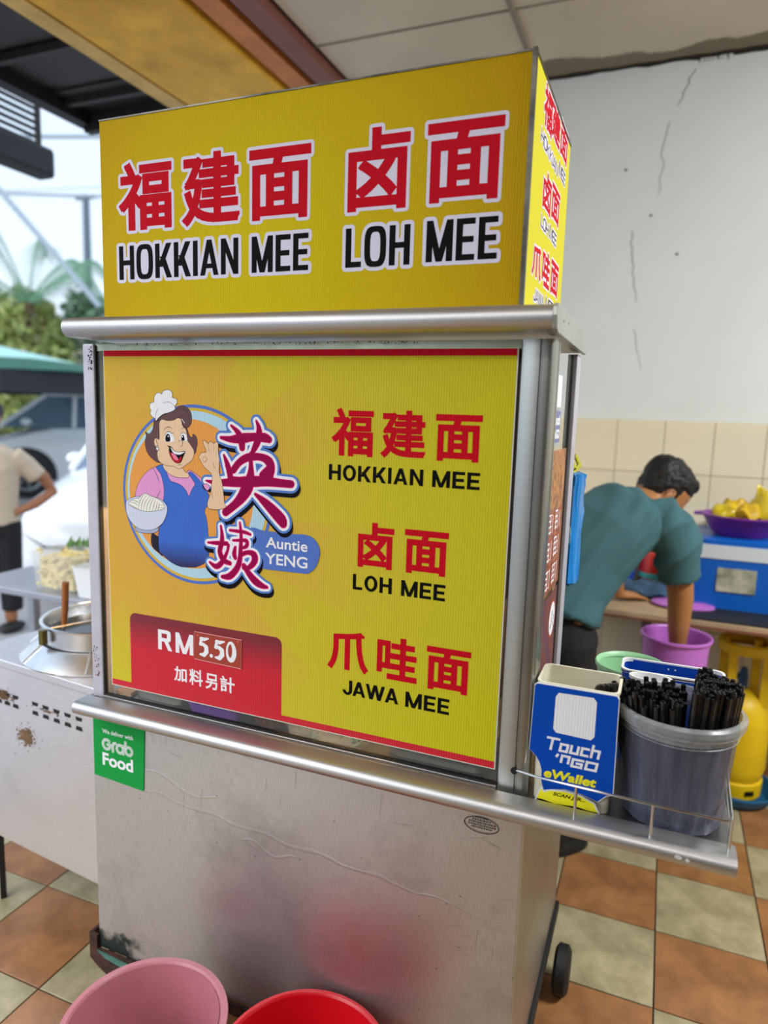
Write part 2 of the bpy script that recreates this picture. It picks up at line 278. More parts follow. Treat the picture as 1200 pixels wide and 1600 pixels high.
ART_SHAPES=[
('c','ringblue',1912,[(-9150,13388)]),
('c','board',1846,[(-9150,13388)]),
('c','paleblue',1784,[(-9152,13388)]),
('c','orange',1599,[(-9282,13402)]),
('f','brown',1,[(-10172,14942),(-10186,14845),(-10225,14727),(-10312,14646),(-10416,14691),(-10387,14604),(-10421,14505),(-10417,14368),(-10347,14215),(-10215,14104),(-10021,14036),(-9542,14102),(-9143,14257),(-9072,14412),(-9052,14527),(-9081,14639),(-9161,14687),(-9173,14626),(-9231,14633),(-9276,14706),(-9321,14818),(-9526,15152),(-9929,15064),(-10050,14993)]),
('f','trouser',1,[(-10283,12465),(-10131,12417),(-9990,12368),(-9997,12014),(-10088,12046),(-10289,12193)]),
('f','pink',1,[(-9958,14004),(-10338,13861),(-10600,13599),(-10698,13386),(-10703,13220),(-10431,13158),(-9974,13193),(-9987,12493),(-10129,12480),(-10066,12361),(-9938,12415),(-9234,13330),(-8945,13590),(-8849,13675),(-9037,13821),(-9275,13924),(-9422,13796),(-9714,13858),(-9860,13970)]),
('f','apron',1,[(-10134,13934),(-9958,14004),(-9862,13849),(-9766,13674),(-9619,13632),(-9473,13585),(-9353,13482),(-9282,13375),(-9208,13512),(-9125,13637),(-9205,13751),(-9285,13864),(-9180,13871),(-8944,13669),(-8780,13444),(-8753,13287),(-8878,13099),(-8832,12923),(-8800,12646),(-8790,12082),(-9057,11869),(-9301,11821),(-9548,11813),(-9797,11890),(-10047,12050),(-10096,12108),(-10100,12441),(-10029,12943),(-9936,13359),(-9956,13601),(-10022,13799)]),
('f','skin',1,[(-9949,14011),(-9915,13906),(-9809,13824),(-9690,13773),(-9571,13752),(-9335,13757),(-9276,13790),(-9287,13847),(-9380,13889),(-9438,13953),(-9543,14005),(-9733,14033)]),
('f','skin',1,[(-10003,14947),(-10035,14811),(-10033,14638),(-10043,14541),(-10095,14562),(-10156,14550),(-10182,14477),(-10148,14381),(-10088,14335),(-10102,14227),(-10069,14092),(-9949,14011),(-9782,13982),(-9686,13987),(-9615,13962),(-9533,13938),(-9438,13973),(-9331,14046),(-9214,14120),(-9143,14238),(-9146,14352),(-9210,14444),(-9301,14554),(-9312,14667),(-9345,14780),(-9425,14852),(-9482,15002),(-9669,14996),(-9859,14990)]),
('f','brown',1,[(-10100,14925),(-10002,15014),(-9905,15074),(-9762,15117),(-9619,15178),(-9525,15246),(-9420,15268),(-9293,15224),(-9207,15123),(-9187,14993),(-9216,14888),(-9298,14815),(-9379,14835),(-9436,14909),(-9447,14965),(-9528,15019),(-9646,14964),(-9812,14944),(-9955,14968)]),
('l','ink',1,[(-9525,15218),(-9386,15203),(-9283,15121),(-9261,14971)]),
('l','hat',3,[(-9447,14994),(-9371,14907)]),
('f','hat',1,[(-10131,14943),(-10147,14981),(-10231,15026),(-10270,15093),(-10247,15147),(-10280,15204),(-10266,15294),(-10163,15335),(-10157,15421),(-10100,15508),(-10015,15529),(-9952,15498),(-9920,15559),(-9812,15593),(-9718,15572),(-9673,15507),(-9679,15435),(-9581,15405),(-9558,15330),(-9618,15257),(-9615,15187),(-9738,15127),(-9905,15084),(-10026,15013),(-10112,14934)]),
('l','ink',1,[(-9925,15303),(-9817,15337),(-9711,15317),(-9630,15257)]),
('l','ink',1,[(-10046,15204),(-10108,15116),(-10130,14972)]),
('f','white',0,[(-9885,14505),(-9883,14625),(-9829,14700),(-9745,14707),(-9675,14633),(-9654,14515)]),
('f','ink',0,[(-9868,14510),(-9871,14606),(-9822,14666),(-9765,14639),(-9753,14515)]),
('c','white',19,[(-9799,14615)]),
('l','ink',1.6,[(-9887,14615),(-9845,14694),(-9769,14716),(-9710,14680),(-9663,14697)]),
('l','ink',1.5,[(-9911,14739),(-9851,14799),(-9767,14812),(-9701,14776)]),
('f','white',0,[(-9470,14537),(-9482,14622),(-9451,14690),(-9381,14702),(-9335,14666),(-9308,14550)]),
('f','ink',0,[(-9453,14547),(-9459,14623),(-9421,14659),(-9389,14636),(-9376,14547)]),
('c','white',15,[(-9431,14620)]),
('l','ink',1.4,[(-9487,14632),(-9451,14694),(-9392,14708),(-9323,14686)]),
('l','ink',1.2,[(-9461,14785),(-9414,14805),(-9345,14808)]),
('l','ink',1.2,[(-9536,14515),(-9500,14541),(-9442,14538),(-9424,14482),(-9443,14433),(-9486,14416)]),
('f','ink',0,[(-9841,14418),(-9727,14401),(-9657,14327),(-9539,14298),(-9363,14322),(-9411,14205),(-9476,14082),(-9566,14054),(-9661,14086),(-9754,14197),(-9788,14301),(-9784,14379)]),
('f','red',0,[(-9769,14292),(-9742,14207),(-9661,14099),(-9566,14069),(-9495,14093),(-9456,14203),(-9506,14171),(-9561,14110),(-9648,14154),(-9718,14247)]),
('f','tongue',0,[(-9724,14266),(-9634,14241),(-9583,14196),(-9541,14136),(-9589,14115),(-9660,14149)]),
('f','white',0,[(-9746,14390),(-9657,14315),(-9539,14290),(-9375,14308),(-9469,14250),(-9564,14239),(-9670,14269)]),
('l','ink',1,[(-9591,14002),(-9520,14026),(-9461,14019)]),
('l','ink',1,[(-10083,14559),(-10121,14508),(-10086,14442),(-10099,14393)]),
('c','ink',30,[(-10104,14379)]),
('c','white',19,[(-10104,14379)]),
('c','ink',43,[(-10095,14337)]),
('c','white',32,[(-10095,14337)]),
('l','ink',1.2,[(-10231,13917),(-10148,13813),(-10054,13622)]),
('l','ink',1,[(-10033,13450),(-10084,13347),(-10160,13252)]),
('f','bowlshade',1,[(-10730,12579),(-10715,12489),(-10551,12459),(-10300,12471),(-10138,12523),(-10104,12606),(-10298,12564),(-10549,12541)]),
('f','bowl',1,[(-10986,13078),(-10938,13163),(-10783,13231),(-10631,13267),(-10282,13277),(-10086,13267),(-9941,13199),(-9851,13087),(-9873,12927),(-9974,12738),(-10149,12602),(-10299,12548),(-10499,12529),(-10700,12572),(-10874,12699),(-10972,12875)]),
('f','noodle',1,[(-10914,13094),(-10784,13195),(-10627,13227),(-10530,13304),(-10429,13352),(-10306,13301),(-10184,13280),(-9990,13195),(-9919,13082),(-9993,13026),(-10289,12956),(-10464,12948),(-10614,12966),(-10814,13020)]),
('l','ink',1.3,[(-10429,13338),(-10531,13254),(-10610,13107),(-10634,12964)]),
('l','ink',1.3,[(-10380,13315),(-10482,13218),(-10540,13093),(-10559,12960)]),
('l','ink',1.3,[(-10319,13290),(-10421,13182),(-10473,13078),(-10489,12956)]),
('l','ink',1.3,[(-10257,13278),(-10346,13168),(-10399,13064),(-10414,12958)]),
('l','ink',1.3,[(-10208,13268),(-10273,13154),(-10312,13070),(-10339,12960)]),
('l','ink',1.3,[(-10160,13242),(-10199,13139),(-10225,13057),(-10259,12970)]),
('l','ink',1.3,[(-10111,13206),(-10125,13125),(-10152,13043),(-10190,12980)]),
('l','ink',1.3,[(-10063,13170),(-10078,13069),(-10111,13007)]),
('l','ink',1.3,[(-10888,13122),(-10761,13116),(-10649,13064)]),
('l','ink',1.3,[(-10823,13172),(-10709,13160),(-10622,13126)]),
('l','ink',1.3,[(-10889,13075),(-10789,13032),(-10663,12992)]),
('l','ink',1.3,[(-10064,13120),(-9954,13123)]),
('l','ink',1.3,[(-10078,13059),(-9931,13071)]),
('l','ink',1.3,[(-10627,13223),(-10583,13170)]),
('f','badge',0,[(-7772,12787),(-7416,12798),(-6770,12793),(-6480,12806),(-6288,12753),(-6154,12584),(-6146,12391),(-6230,12166),(-6395,12027),(-6565,12013),(-7058,12005),(-7461,12003),(-7770,12035)]),
('s','ink',0,[[-8428,14561,142,-8193,14535,177,-7939,14564,213,-7647,14604,192,-7401,14603,204,-7288,14567,179],[-8182,14813,133,-8023,14685,167,-7939,14529,192,-7918,14369,175],[-7587,14932,129,-7524,14794,163,-7524,14618,188,-7584,14457,183,-7677,14292,158,-7750,14217,158],[-8361,14202,133,-8279,14025,167,-8215,13829,179,-8194,13685,177],[-8129,13907,183,-7981,14079,183,-7770,14189,192,-7480,14211,183,-7295,14136,204,-7243,13998,204,-7282,13800,198],[-7729,14218,163,-7707,14041,158,-7717,13825,198,-7790,13586,246,-7916,13377,225,-8087,13199,198,-8325,13013,192],[-8805,13644,129,-8585,13622,163,-8194,13649,200,-7727,13699,225,-7354,13724,208,-6987,13714,192,-6777,13711,188],[-7601,13446,142,-7392,13309,192,-7185,13146,221,-7000,12983,229,-6948,12897,198],[-8194,13722,167,-7980,13700,188],[-7437,13844,188,-7314,13958,188]]),
('s','ink',0,[[-8445,12718,129,-8419,12561,144,-8420,12379,162,-8474,12167,162,-8381,11994,167,-8221,11943,152],[-8770,12332,126,-8540,12344,149,-8300,12357,152],[-8260,12327,141,-8287,12187,136,-8421,11943,162,-8570,11834,162,-8727,11908,131],[-7977,12829,126,-7958,12696,136,-7945,12517,144,-7958,12291,152,-7971,12085,162,-8036,11873,172,-8222,11667,177,-8409,11633,147],[-8220,12649,131,-8010,12646,141,-7854,12639,141,-7725,12606,131],[-8141,12441,129,-7958,12460,139,-7815,12463,147,-7815,12351,147,-7958,12291,131],[-8089,12299,136,-8115,12160,157,-8089,12072,147],[-7958,12155,157,-7776,12224,152,-7634,12190,177,-7621,12056,177,-7749,11906,157,-7879,11891,157],[-7879,11936,157,-7749,11770,172,-7593,11630,187,-7438,11559,167,-7316,11540,136]]),
('s','outblue',0,[[-8454,14646,142,-8218,14620,177,-7964,14649,213,-7672,14688,192,-7426,14686,204,-7313,14650,179],[-8207,14897,133,-8048,14770,167,-7964,14613,192,-7943,14454,175],[-7612,15015,129,-7550,14877,163,-7549,14702,188,-7610,14540,183,-7702,14377,158,-7775,14302,158],[-8386,14288,133,-8305,14111,167,-8241,13915,179,-8220,13771,177],[-8155,13993,183,-8006,14164,183,-7796,14274,192,-7505,14294,183,-7320,14220,204,-7268,14081,204,-7308,13884,198],[-7754,14303,163,-7733,14125,158,-7742,13910,198,-7815,13671,246,-7942,13462,225,-8113,13285,198,-8351,13100,192],[-8831,13731,129,-8611,13708,163,-8220,13734,200,-7752,13783,225,-7379,13808,208,-7012,13797,192,-6802,13794,188],[-7626,13531,142,-7417,13393,192,-7210,13230,221,-7025,13066,229,-6973,12981,198],[-8220,13807,167,-8006,13785,188],[-7462,13928,188,-7339,14042,188]]),
('s','white',0,[[-8454,14646,94,-8218,14620,129,-7964,14649,165,-7672,14688,144,-7426,14686,156,-7313,14650,131],[-8207,14897,85,-8048,14770,119,-7964,14613,144,-7943,14454,127],[-7612,15015,81,-7550,14877,115,-7549,14702,140,-7610,14540,135,-7702,14377,110,-7775,14302,110],[-8386,14288,85,-8305,14111,119,-8241,13915,131,-8220,13771,129],[-8155,13993,135,-8006,14164,135,-7796,14274,144,-7505,14294,135,-7320,14220,156,-7268,14081,156,-7308,13884,150],[-7754,14303,115,-7733,14125,110,-7742,13910,150,-7815,13671,198,-7942,13462,177,-8113,13285,150,-8351,13100,144],[-8831,13731,81,-8611,13708,115,-8220,13734,152,-7752,13783,177,-7379,13808,160,-7012,13797,144,-6802,13794,140],[-7626,13531,94,-7417,13393,144,-7210,13230,173,-7025,13066,181,-6973,12981,150],[-8220,13807,119,-8006,13785,140],[-7462,13928,140,-7339,14042,140]]),
('s','hot',0,[[-8454,14646,38,-8218,14620,73,-7964,14649,108,-7672,14688,88,-7426,14686,100,-7313,14650,75],[-8207,14897,29,-8048,14770,63,-7964,14613,88,-7943,14454,71],[-7612,15015,25,-7550,14877,58,-7549,14702,83,-7610,14540,79,-7702,14377,54,-7775,14302,54],[-8386,14288,29,-8305,14111,63,-8241,13915,75,-8220,13771,73],[-8155,13993,79,-8006,14164,79,-7796,14274,88,-7505,14294,79,-7320,14220,100,-7268,14081,100,-7308,13884,94],[-7754,14303,58,-7733,14125,54,-7742,13910,94,-7815,13671,142,-7942,13462,121,-8113,13285,94,-8351,13100,88],[-8831,13731,25,-8611,13708,58,-8220,13734,96,-7752,13783,121,-7379,13808,104,-7012,13797,88,-6802,13794,83],[-7626,13531,38,-7417,13393,88,-7210,13230,117,-7025,13066,125,-6973,12981,94],[-8220,13807,63,-8006,13785,83],[-7462,13928,83,-7339,14042,83]]),
('s','crimson',0,[[-8454,14646,23,-8218,14620,58,-7964,14649,94,-7672,14688,73,-7426,14686,85,-7313,14650,60],[-8207,14897,15,-8048,14770,48,-7964,14613,73,-7943,14454,56],[-7612,15015,10,-7550,14877,44,-7549,14702,69,-7610,14540,65,-7702,14377,40,-7775,14302,40],[-8386,14288,15,-8305,14111,48,-8241,13915,60,-8220,13771,58],[-8155,13993,65,-8006,14164,65,-7796,14274,73,-7505,14294,65,-7320,14220,85,-7268,14081,85,-7308,13884,79],[-7754,14303,44,-7733,14125,40,-7742,13910,79,-7815,13671,127,-7942,13462,106,-8113,13285,79,-8351,13100,73],[-8831,13731,10,-8611,13708,44,-8220,13734,81,-7752,13783,106,-7379,13808,90,-7012,13797,73,-6802,13794,69],[-7626,13531,23,-7417,13393,73,-7210,13230,102,-7025,13066,110,-6973,12981,79],[-8220,13807,48,-8006,13785,69],[-7462,13928,69,-7339,14042,69]]),
('s','outblue',0,[[-8466,12802,124,-8440,12646,139,-8441,12464,157,-8495,12252,157,-8402,12079,162,-8242,12028,147],[-8791,12417,121,-8561,12429,144,-8321,12441,147],[-8281,12411,136,-8308,12272,131,-8442,12028,157,-8591,11919,157,-8748,11994,126],[-7997,12912,121,-7979,12779,131,-7966,12601,139,-7979,12374,147,-7992,12169,157,-8057,11957,167,-8243,11752,172,-8430,11718,141],[-8241,12732,126,-8031,12729,136,-7875,12722,136,-7746,12689,126],[-8162,12525,124,-7979,12543,134,-7836,12546,141,-7836,12434,141,-7979,12374,126],[-8110,12383,131,-8136,12244,152,-8110,12156,141],[-7979,12239,152,-7797,12308,147,-7655,12273,172,-7641,12140,172,-7770,11990,152,-7900,11975,152],[-7900,12020,152,-7770,11854,167,-7614,11714,182,-7459,11642,162,-7337,11623,131]]),
('s','white',0,[[-8466,12802,81,-8440,12646,96,-8441,12464,114,-8495,12252,114,-8402,12079,119,-8242,12028,104],[-8791,12417,78,-8561,12429,101,-8321,12441,104],[-8281,12411,93,-8308,12272,88,-8442,12028,114,-8591,11919,114,-8748,11994,83],[-7997,12912,78,-7979,12779,88,-7966,12601,96,-7979,12374,104,-7992,12169,114,-8057,11957,124,-8243,11752,129,-8430,11718,99],[-8241,12732,83,-8031,12729,93,-7875,12722,93,-7746,12689,83],[-8162,12525,81,-7979,12543,91,-7836,12546,99,-7836,12434,99,-7979,12374,83],[-8110,12383,88,-8136,12244,109,-8110,12156,99],[-7979,12239,109,-7797,12308,104,-7655,12273,129,-7641,12140,129,-7770,11990,109,-7900,11975,109],[-7900,12020,109,-7770,11854,124,-7614,11714,139,-7459,11642,119,-7337,11623,88]]),
('s','hot',0,[[-8466,12802,30,-8440,12646,45,-8441,12464,63,-8495,12252,63,-8402,12079,68,-8242,12028,53],[-8791,12417,28,-8561,12429,51,-8321,12441,53],[-8281,12411,43,-8308,12272,38,-8442,12028,63,-8591,11919,63,-8748,11994,33],[-7997,12912,28,-7979,12779,38,-7966,12601,45,-7979,12374,53,-7992,12169,63,-8057,11957,73,-8243,11752,78,-8430,11718,48],[-8241,12732,33,-8031,12729,43,-7875,12722,43,-7746,12689,33],[-8162,12525,30,-7979,12543,40,-7836,12546,48,-7836,12434,48,-7979,12374,33],[-8110,12383,38,-8136,12244,58,-8110,12156,48],[-7979,12239,58,-7797,12308,53,-7655,12273,78,-7641,12140,78,-7770,11990,58,-7900,11975,58],[-7900,12020,58,-7770,11854,73,-7614,11714,88,-7459,11642,68,-7337,11623,38]]),
('s','crimson',0,[[-8466,12802,13,-8440,12646,28,-8441,12464,45,-8495,12252,45,-8402,12079,51,-8242,12028,35],[-8791,12417,10,-8561,12429,33,-8321,12441,35],[-8281,12411,25,-8308,12272,20,-8442,12028,45,-8591,11919,45,-8748,11994,15],[-7997,12912,10,-7979,12779,20,-7966,12601,28,-7979,12374,35,-7992,12169,45,-8057,11957,56,-8243,11752,61,-8430,11718,30],[-8241,12732,15,-8031,12729,25,-7875,12722,25,-7746,12689,15],[-8162,12525,13,-7979,12543,23,-7836,12546,30,-7836,12434,30,-7979,12374,15],[-8110,12383,20,-8136,12244,40,-8110,12156,30],[-7979,12239,40,-7797,12308,35,-7655,12273,61,-7641,12140,61,-7770,11990,40,-7900,11975,40],[-7900,12020,40,-7770,11854,56,-7614,11714,71,-7459,11642,51,-7337,11623,20]]),
('f','pink',1,[(-8906,13624),(-8826,13669),(-8732,13612),(-8803,13521)]),
('f','skin',1,[(-8912,14550),(-8851,14564),(-8772,14506),(-8726,14558),(-8656,14531),(-8629,14513),(-8587,14545),(-8527,14529),(-8519,14318),(-8492,14165),(-8507,13932),(-8429,13703),(-8375,13317),(-8339,13210),(-8478,13151),(-8641,13138),(-8782,13154),(-8796,13284),(-8733,13447),(-8694,13646),(-8679,13804),(-8716,13899),(-8870,14007),(-8963,14139),(-9010,14223),(-8938,14308),(-8820,14333),(-8866,14436)]),
('l','ink',1,[(-8911,14212),(-8845,14231),(-8808,14186),(-8855,14122),(-8902,14142),(-8911,14212)]),
('l','ink',1,[(-8782,14490),(-8750,14337)]),
('l','ink',1,[(-8629,14505),(-8630,14324)]),
('l','ink',1,[(-8659,14136),(-8636,14060),(-8604,14003)]),
('l','ink',1,[(-8694,13686),(-8700,13528),(-8663,13373)]),
]
ART={'TL':(-11535,16418),'TR':(-2486,16420),'BL':(-11534,8778),'BR':(-2424,8754),'panel':(-10955,-6984,10578),'st':147,'toph':123,'sign_cjk':[('福',-11024,-9661,18858,20196),('建',-9404,-8042,18852,20210),('面',-7824,-6483,18841,20134),('卤',-5725,-4533,18849,20253),('面',-4217,-2872,18879,20185)],'sign_lat':[('HOKKIAN',-11056,-8071,17879,18564),('MEE',-7764,-6515,17879,18556),('LOH',-5742,-4478,17880,18571),('MEE',-4176,-2903,17901,18596)],'b_cjk':[('福',-5926,-5066,14414,15317),('建',-4905,-4031,14431,15305),('面',-3848,-2989,14426,15261),('卤',-5322,-4579,12291,13177),('面',-4365,-3508,12289,13118),('爪',-5924,-5043,10142,10962),('哇',-4858,-4026,10133,10987),('面',-3844,-2984,10090,10935)],'b_lat':[('HOKKIAN',-5976,-4048,13941,14242),('MEE',-3875,-2986,13941,14247),('LOH',-5412,-4595,11828,12136),('MEE',-4406,-3534,11828,12135),('JAWA',-5578,-4383,9650,9955),('MEE',-4239,-3356,9640,9949)],'rm':('RM',-10165,-9206,9843,10308),'add':[('加',-9730,-9389,9186,9525),('料',-9322,-8963,9164,9542),('另',-8890,-8581,9154,9510),('計',-8509,-8136,9160,9520)],'price_card':[(-9162,10403),(-7951,10397),(-7961,9757),(-9176,9785)],'digits':[('5',-9048,-8782,9868,10330),('5',-8649,-8374,9862,10323),('0',-8360,-8100,9876,10321),('.',-8776,-8675,9882,9967)],'auntie':('Auntie',-7368,-6411,12457,12680),'yeng':('YENG',-7379,-6406,12118,12352),'grab':[(-12167,7906),(-10624,7896),(-10700,6265),(-12180,6347)],'grabt':[('We deliver with',-11893,-10969,7473,7581),('Grab',-11897,-10986,7025,7358),('Food',-11909,-10984,6656,6979)],'s_cjk':[('福',12954,13838,20382,21069),('建',13858,14806,20492,21094),('面',14874,15891,20531,21154),('卤',13334,14236,19087,19756),('面',14307,15308,19160,19795),('爪',12684,13578,17770,18329),('哇',13727,14591,17783,18432),('面',14742,15722,17796,18448)],'s_lat':[('HOKKIAN',12819,14795,20021,20235),('MEE',14926,15792,20132,20360),('LOH',13296,14126,18721,18932),('MEE',14262,15136,18751,18976),('JAWA',13004,14138,17369,17581),('MEE',14307,15241,17405,17635)],'card':[(-1791,10564),(-1749,10600),(-390,10605),(-353,10550),(-327,8791),(-433,8755),(-573,8610),(-867,8684),(-1146,8710),(-1405,8646),(-1509,8610),(-1550,8697),(-1573,8778),(-1577,8970),(-1621,9114),(-1690,9223),(-1766,9292),(-1822,9327)],'qr':[(-1413,10402),(-1367,10481),(-775,10496),(-717,10425),(-714,9795),(-770,9722),(-1370,9739),(-1421,9803)],'yel':[(-1550,8697),(-1509,8610),(-1406,8661),(-1146,8710),(-867,8684),(-623,8594),(-467,8313),(-1697,8310),(-1582,8621)],'yelin':[(-1557,8656),(-1508,8591),(-1405,8646),(-1144,8691),(-866,8665),(-639,8580),(-521,8355),(-1654,8340)],'yeldark':[(-1616,8457),(-1482,8452),(-1302,8420),(-1093,8445),(-921,8460),(-713,8438),(-561,8440),(-538,8351),(-777,8364),(-1069,8345),(-1333,8354),(-1637,8364)],'cardt':[('Touch',-1510,-627,9397,9645),('nGO',-1359,-655,9156,9356),('eWallet',-1528,-624,8864,9039),('SCAN JER...',-1339,-784,8558,8643)]}
YB, YS, XS = 1.196, 1.2, -.243
front = lambda y: (lambda a, b, d: (a, y - d, b))
side = lambda x: (lambda a, b, d: (x + d, a, b))
S4 = lambda t: tuple(v / 1e4 for v in t)

# print inks
INK = {}
for k, c in dict(ringblue='5A78C8', paleblue='B4D8E8', orange='E8A050', skin='EBC8A4', brown='6A4E50', trouser='2C2C38', pink='E49CD0', apron='4470CC',
                 white='F0F0F4', ink='15131A', red='C42030', tongue='F080A0', hat='EEEEF2', bowl='D2D6EA', bowlshade='AAB0CC', noodle='F2F0E6', badge='5878C6',
                 outblue='5A84CC', hot='E8307C', crimson='9A0A4A', board='D8B446', redp='C8102A', lettered='C60E22', black='101010', halo='E0DCEE', cardblue='0B4AB4',
                 lime='F2E92A', green='1F9A45', orangecard='B8452A').items():
    INK[k] = mat('print_' + k, c, .6, spec=.06, corr=0 if k in ('halo', 'cardblue', 'lime', 'green') else 1)
def gradient(m, top, bot, z0, z1):
    N = m.node_tree.nodes; L = m.node_tree.links; g = N.new('ShaderNodeNewGeometry'); s = N.new('ShaderNodeSeparateXYZ'); r = N.new('ShaderNodeMapRange')
    x = N.new('ShaderNodeMix'); x.data_type = 'RGBA'; L.new(g.outputs['Position'], s.inputs[0]); L.new(s.outputs['Z'], r.inputs[0])
    r.inputs[1].default_value = z0; r.inputs[2].default_value = z1; L.new(r.outputs[0], x.inputs[0]); x.inputs[6].default_value = lin(bot); x.inputs[7].default_value = lin(top)
    L.new(x.outputs[2], N['Principled BSDF'].inputs['Base Color'])
gradient(INK['apron'], '4470CC', '3A3A66', 1.185, 1.235)
INK['redpanel'] = mat('print_redpanel', 'C8102A', .4, corr=1); gradient(INK['redpanel'], '7E1826', 'CE1029', .975, 1.045)

# materials
M = dict(
 steel=steel('brushed_steel', .50, .34, .10, dirt=.30),
 rail=steel('polished_steel', .52, .40, .06, stretch=(1, 18, 18), dirt=.15),
 darksteel=steel('worn_steel', .27, .32, .10, stretch=(1, 1, 1), dirt=.5),
 stove=steel('stove_steel', .76, .48, .08, tint=(1, .97, .98), dirt=.35, dirtcol=(.30, .22, .16)),
 pot=steel('pot_aluminium', .74, .26, .08, tint=(1, 1, 1), stretch=(1, 1, 1), dirt=.1),
 alu=mat('painted_aluminium', 'C4C2CC', .45, 0.25, vary=.1, scale=20),
 wire=mat('chrome_wire', 'C8C8C8', .2, 1),
 glass=sheet('cabinet_glass', 'DDE6DD', .045, .05),
 rubber=mat('black_rubber', '141414', .6, vary=.2, bump=.2),
 rust=mat('rusty_iron', '4A2A20', .85, 0, vary=.6, scale=30, bump=.8, bscale=50, dark='14100E'),
 verdigris=mat('green_oxide', '4C7C70', .8, vary=.4, scale=40),
 grime=mat('dark_grime', '1E1812', .9, vary=.4, scale=60),
)
def cabinet_base_material():
    """brushed sheet steel with oxidised bottom corner, scratches and smudges"""
    m = steel('cart_front_steel', .60, .40, .13, tint=(.97, .98, 1), stretch=(16, 16, 1), dirt=.5, dirtcol=(.16, .14, .13), bump=.12); N = m.node_tree.nodes; L = m.node_tree.links; b = N['Principled BSDF']
    src = b.inputs['Base Color'].links[0].from_socket
    co = N.new('ShaderNodeNewGeometry'); s = N.new('ShaderNodeSeparateXYZ'); L.new(co.outputs['Position'], s.inputs[0])
    a = N.new('ShaderNodeMapRange'); a.inputs[1].default_value = .27; a.inputs[2].default_value = .17; L.new(s.outputs['Z'], a.inputs[0])
    c = N.new('ShaderNodeMapRange'); c.inputs[1].default_value = -.95; c.inputs[2].default_value = -1.22; L.new(s.outputs['X'], c.inputs[0])
    n = N.new('ShaderNodeTexNoise'); n.inputs['Scale'].default_value = 24; n.inputs['Detail'].default_value = 8; L.new(co.outputs['Position'], n.inputs['Vector'])
    t = N.new('ShaderNodeMath'); t.operation = 'MULTIPLY'; L.new(a.outputs[0], t.inputs[0]); L.new(c.outputs[0], t.inputs[1])
    u = N.new('ShaderNodeMath'); u.operation = 'MULTIPLY_ADD'; u.inputs[1].default_value = .9; L.new(t.outputs[0], u.inputs[0]); L.new(n.outputs['Fac'], u.inputs[2])
    r = N.new('ShaderNodeValToRGB'); r.color_ramp.elements[0].position = .80; r.color_ramp.elements[1].position = 1.12; L.new(u.outputs[0], r.inputs[0])
    x = N.new('ShaderNodeMix'); x.data_type = 'RGBA'; L.new(r.outputs[0], x.inputs[0]); L.new(src, x.inputs[6]); x.inputs[7].default_value = lin('3C4C4C')
    v = N.new('ShaderNodeTexVoronoi'); v.inputs['Scale'].default_value = 26; L.new(co.outputs['Position'], v.inputs['Vector'])
    r2 = N.new('ShaderNodeValToRGB'); r2.color_ramp.elements[0].position = .028; r2.color_ramp.elements[0].color = (1, 1, 1, 1); r2.color_ramp.elements[1].position = .045; r2.color_ramp.elements[1].color = (0, 0, 0, 1)
    L.new(v.outputs['Distance'], r2.inputs[0]); y = N.new('ShaderNodeMix'); y.data_type = 'RGBA'; L.new(r2.outputs[0], y.inputs[0]); L.new(x.outputs[2], y.inputs[6]); y.inputs[7].default_value = (.06, .05, .05, 1)
    L.new(y.outputs[2], b.inputs['Base Color']); b.inputs['Metallic'].default_value = .97
    return m
M['base'] = cabinet_base_material()

# ================================================================ the setting
T = .30; OX, OY = -.20679, 2.0709
tileA = mat('terracotta_tile', 'A8764A', .30, vary=.22, scale=7, bump=.08, bscale=14, dark='7E5434')
tileB = mat('cream_tile', 'B2A684', .30, vary=.22, scale=9, bump=.08, bscale=14, dark='8C8260')
grout = mat('grout', '3E2F24', .9, vary=.3, scale=40)
fl = MB(); fl.box(-2.42, 4.2, -3.2, 3.5, -.16, -.004); floor = fl.build('floor', grout); tag(floor, kind='structure')
proto = {}
for k, m in ((0, tileA), (1, tileB)):
    t = MB(); e = T/2 - .0022
    t.loft([[(-e, -e, -.004), (e, -e, -.004), (e, e, -.004), (-e, e, -.004)], [(-e, -e, -.0008), (e, -e, -.0008), (e, e, -.0008), (-e, e, -.0008)],
            [(-e+.0012, -e+.0012, 0), (e-.0012, -e+.0012, 0), (e-.0012, e-.0012, 0), (-e+.0012, e-.0012, 0)]], True)
    proto[k] = t.mesh('tile', m)
cnt = 0
for i in range(-7, 8):
    for j in range(-8, 5):
        x = OX + (i+.5)*T; y = OY + (j+.5)*T
        if x < -2.3: continue
        o = bpy.data.objects.new('tile', proto[(i + j) % 2]); COL.objects.link(o); o.parent = floor; o.location = (x, y, random.uniform(-.0003, .0003))
        o.rotation_euler = (0, 0, 0); cnt += 1
# remaining floor beyond the picture: same tiling joined
for k, m in ((0, tileA), (1, tileB)):
    t = MB()
    for i in range(-7, 14):
        for j in range(-17, 5):
            if -7 <= i <= 7 and j >= -8: continue
            x = OX + (i+.5)*T; y = OY + (j+.5)*T
            if (i + j) % 2 == k and x > -2.3 and x < 4.1: t.box(x-.148, x+.148, y-.148, y+.148, -.004, 0)
    o = t.build('far_tiles', m, floor); o['kind'] = 'stuff'

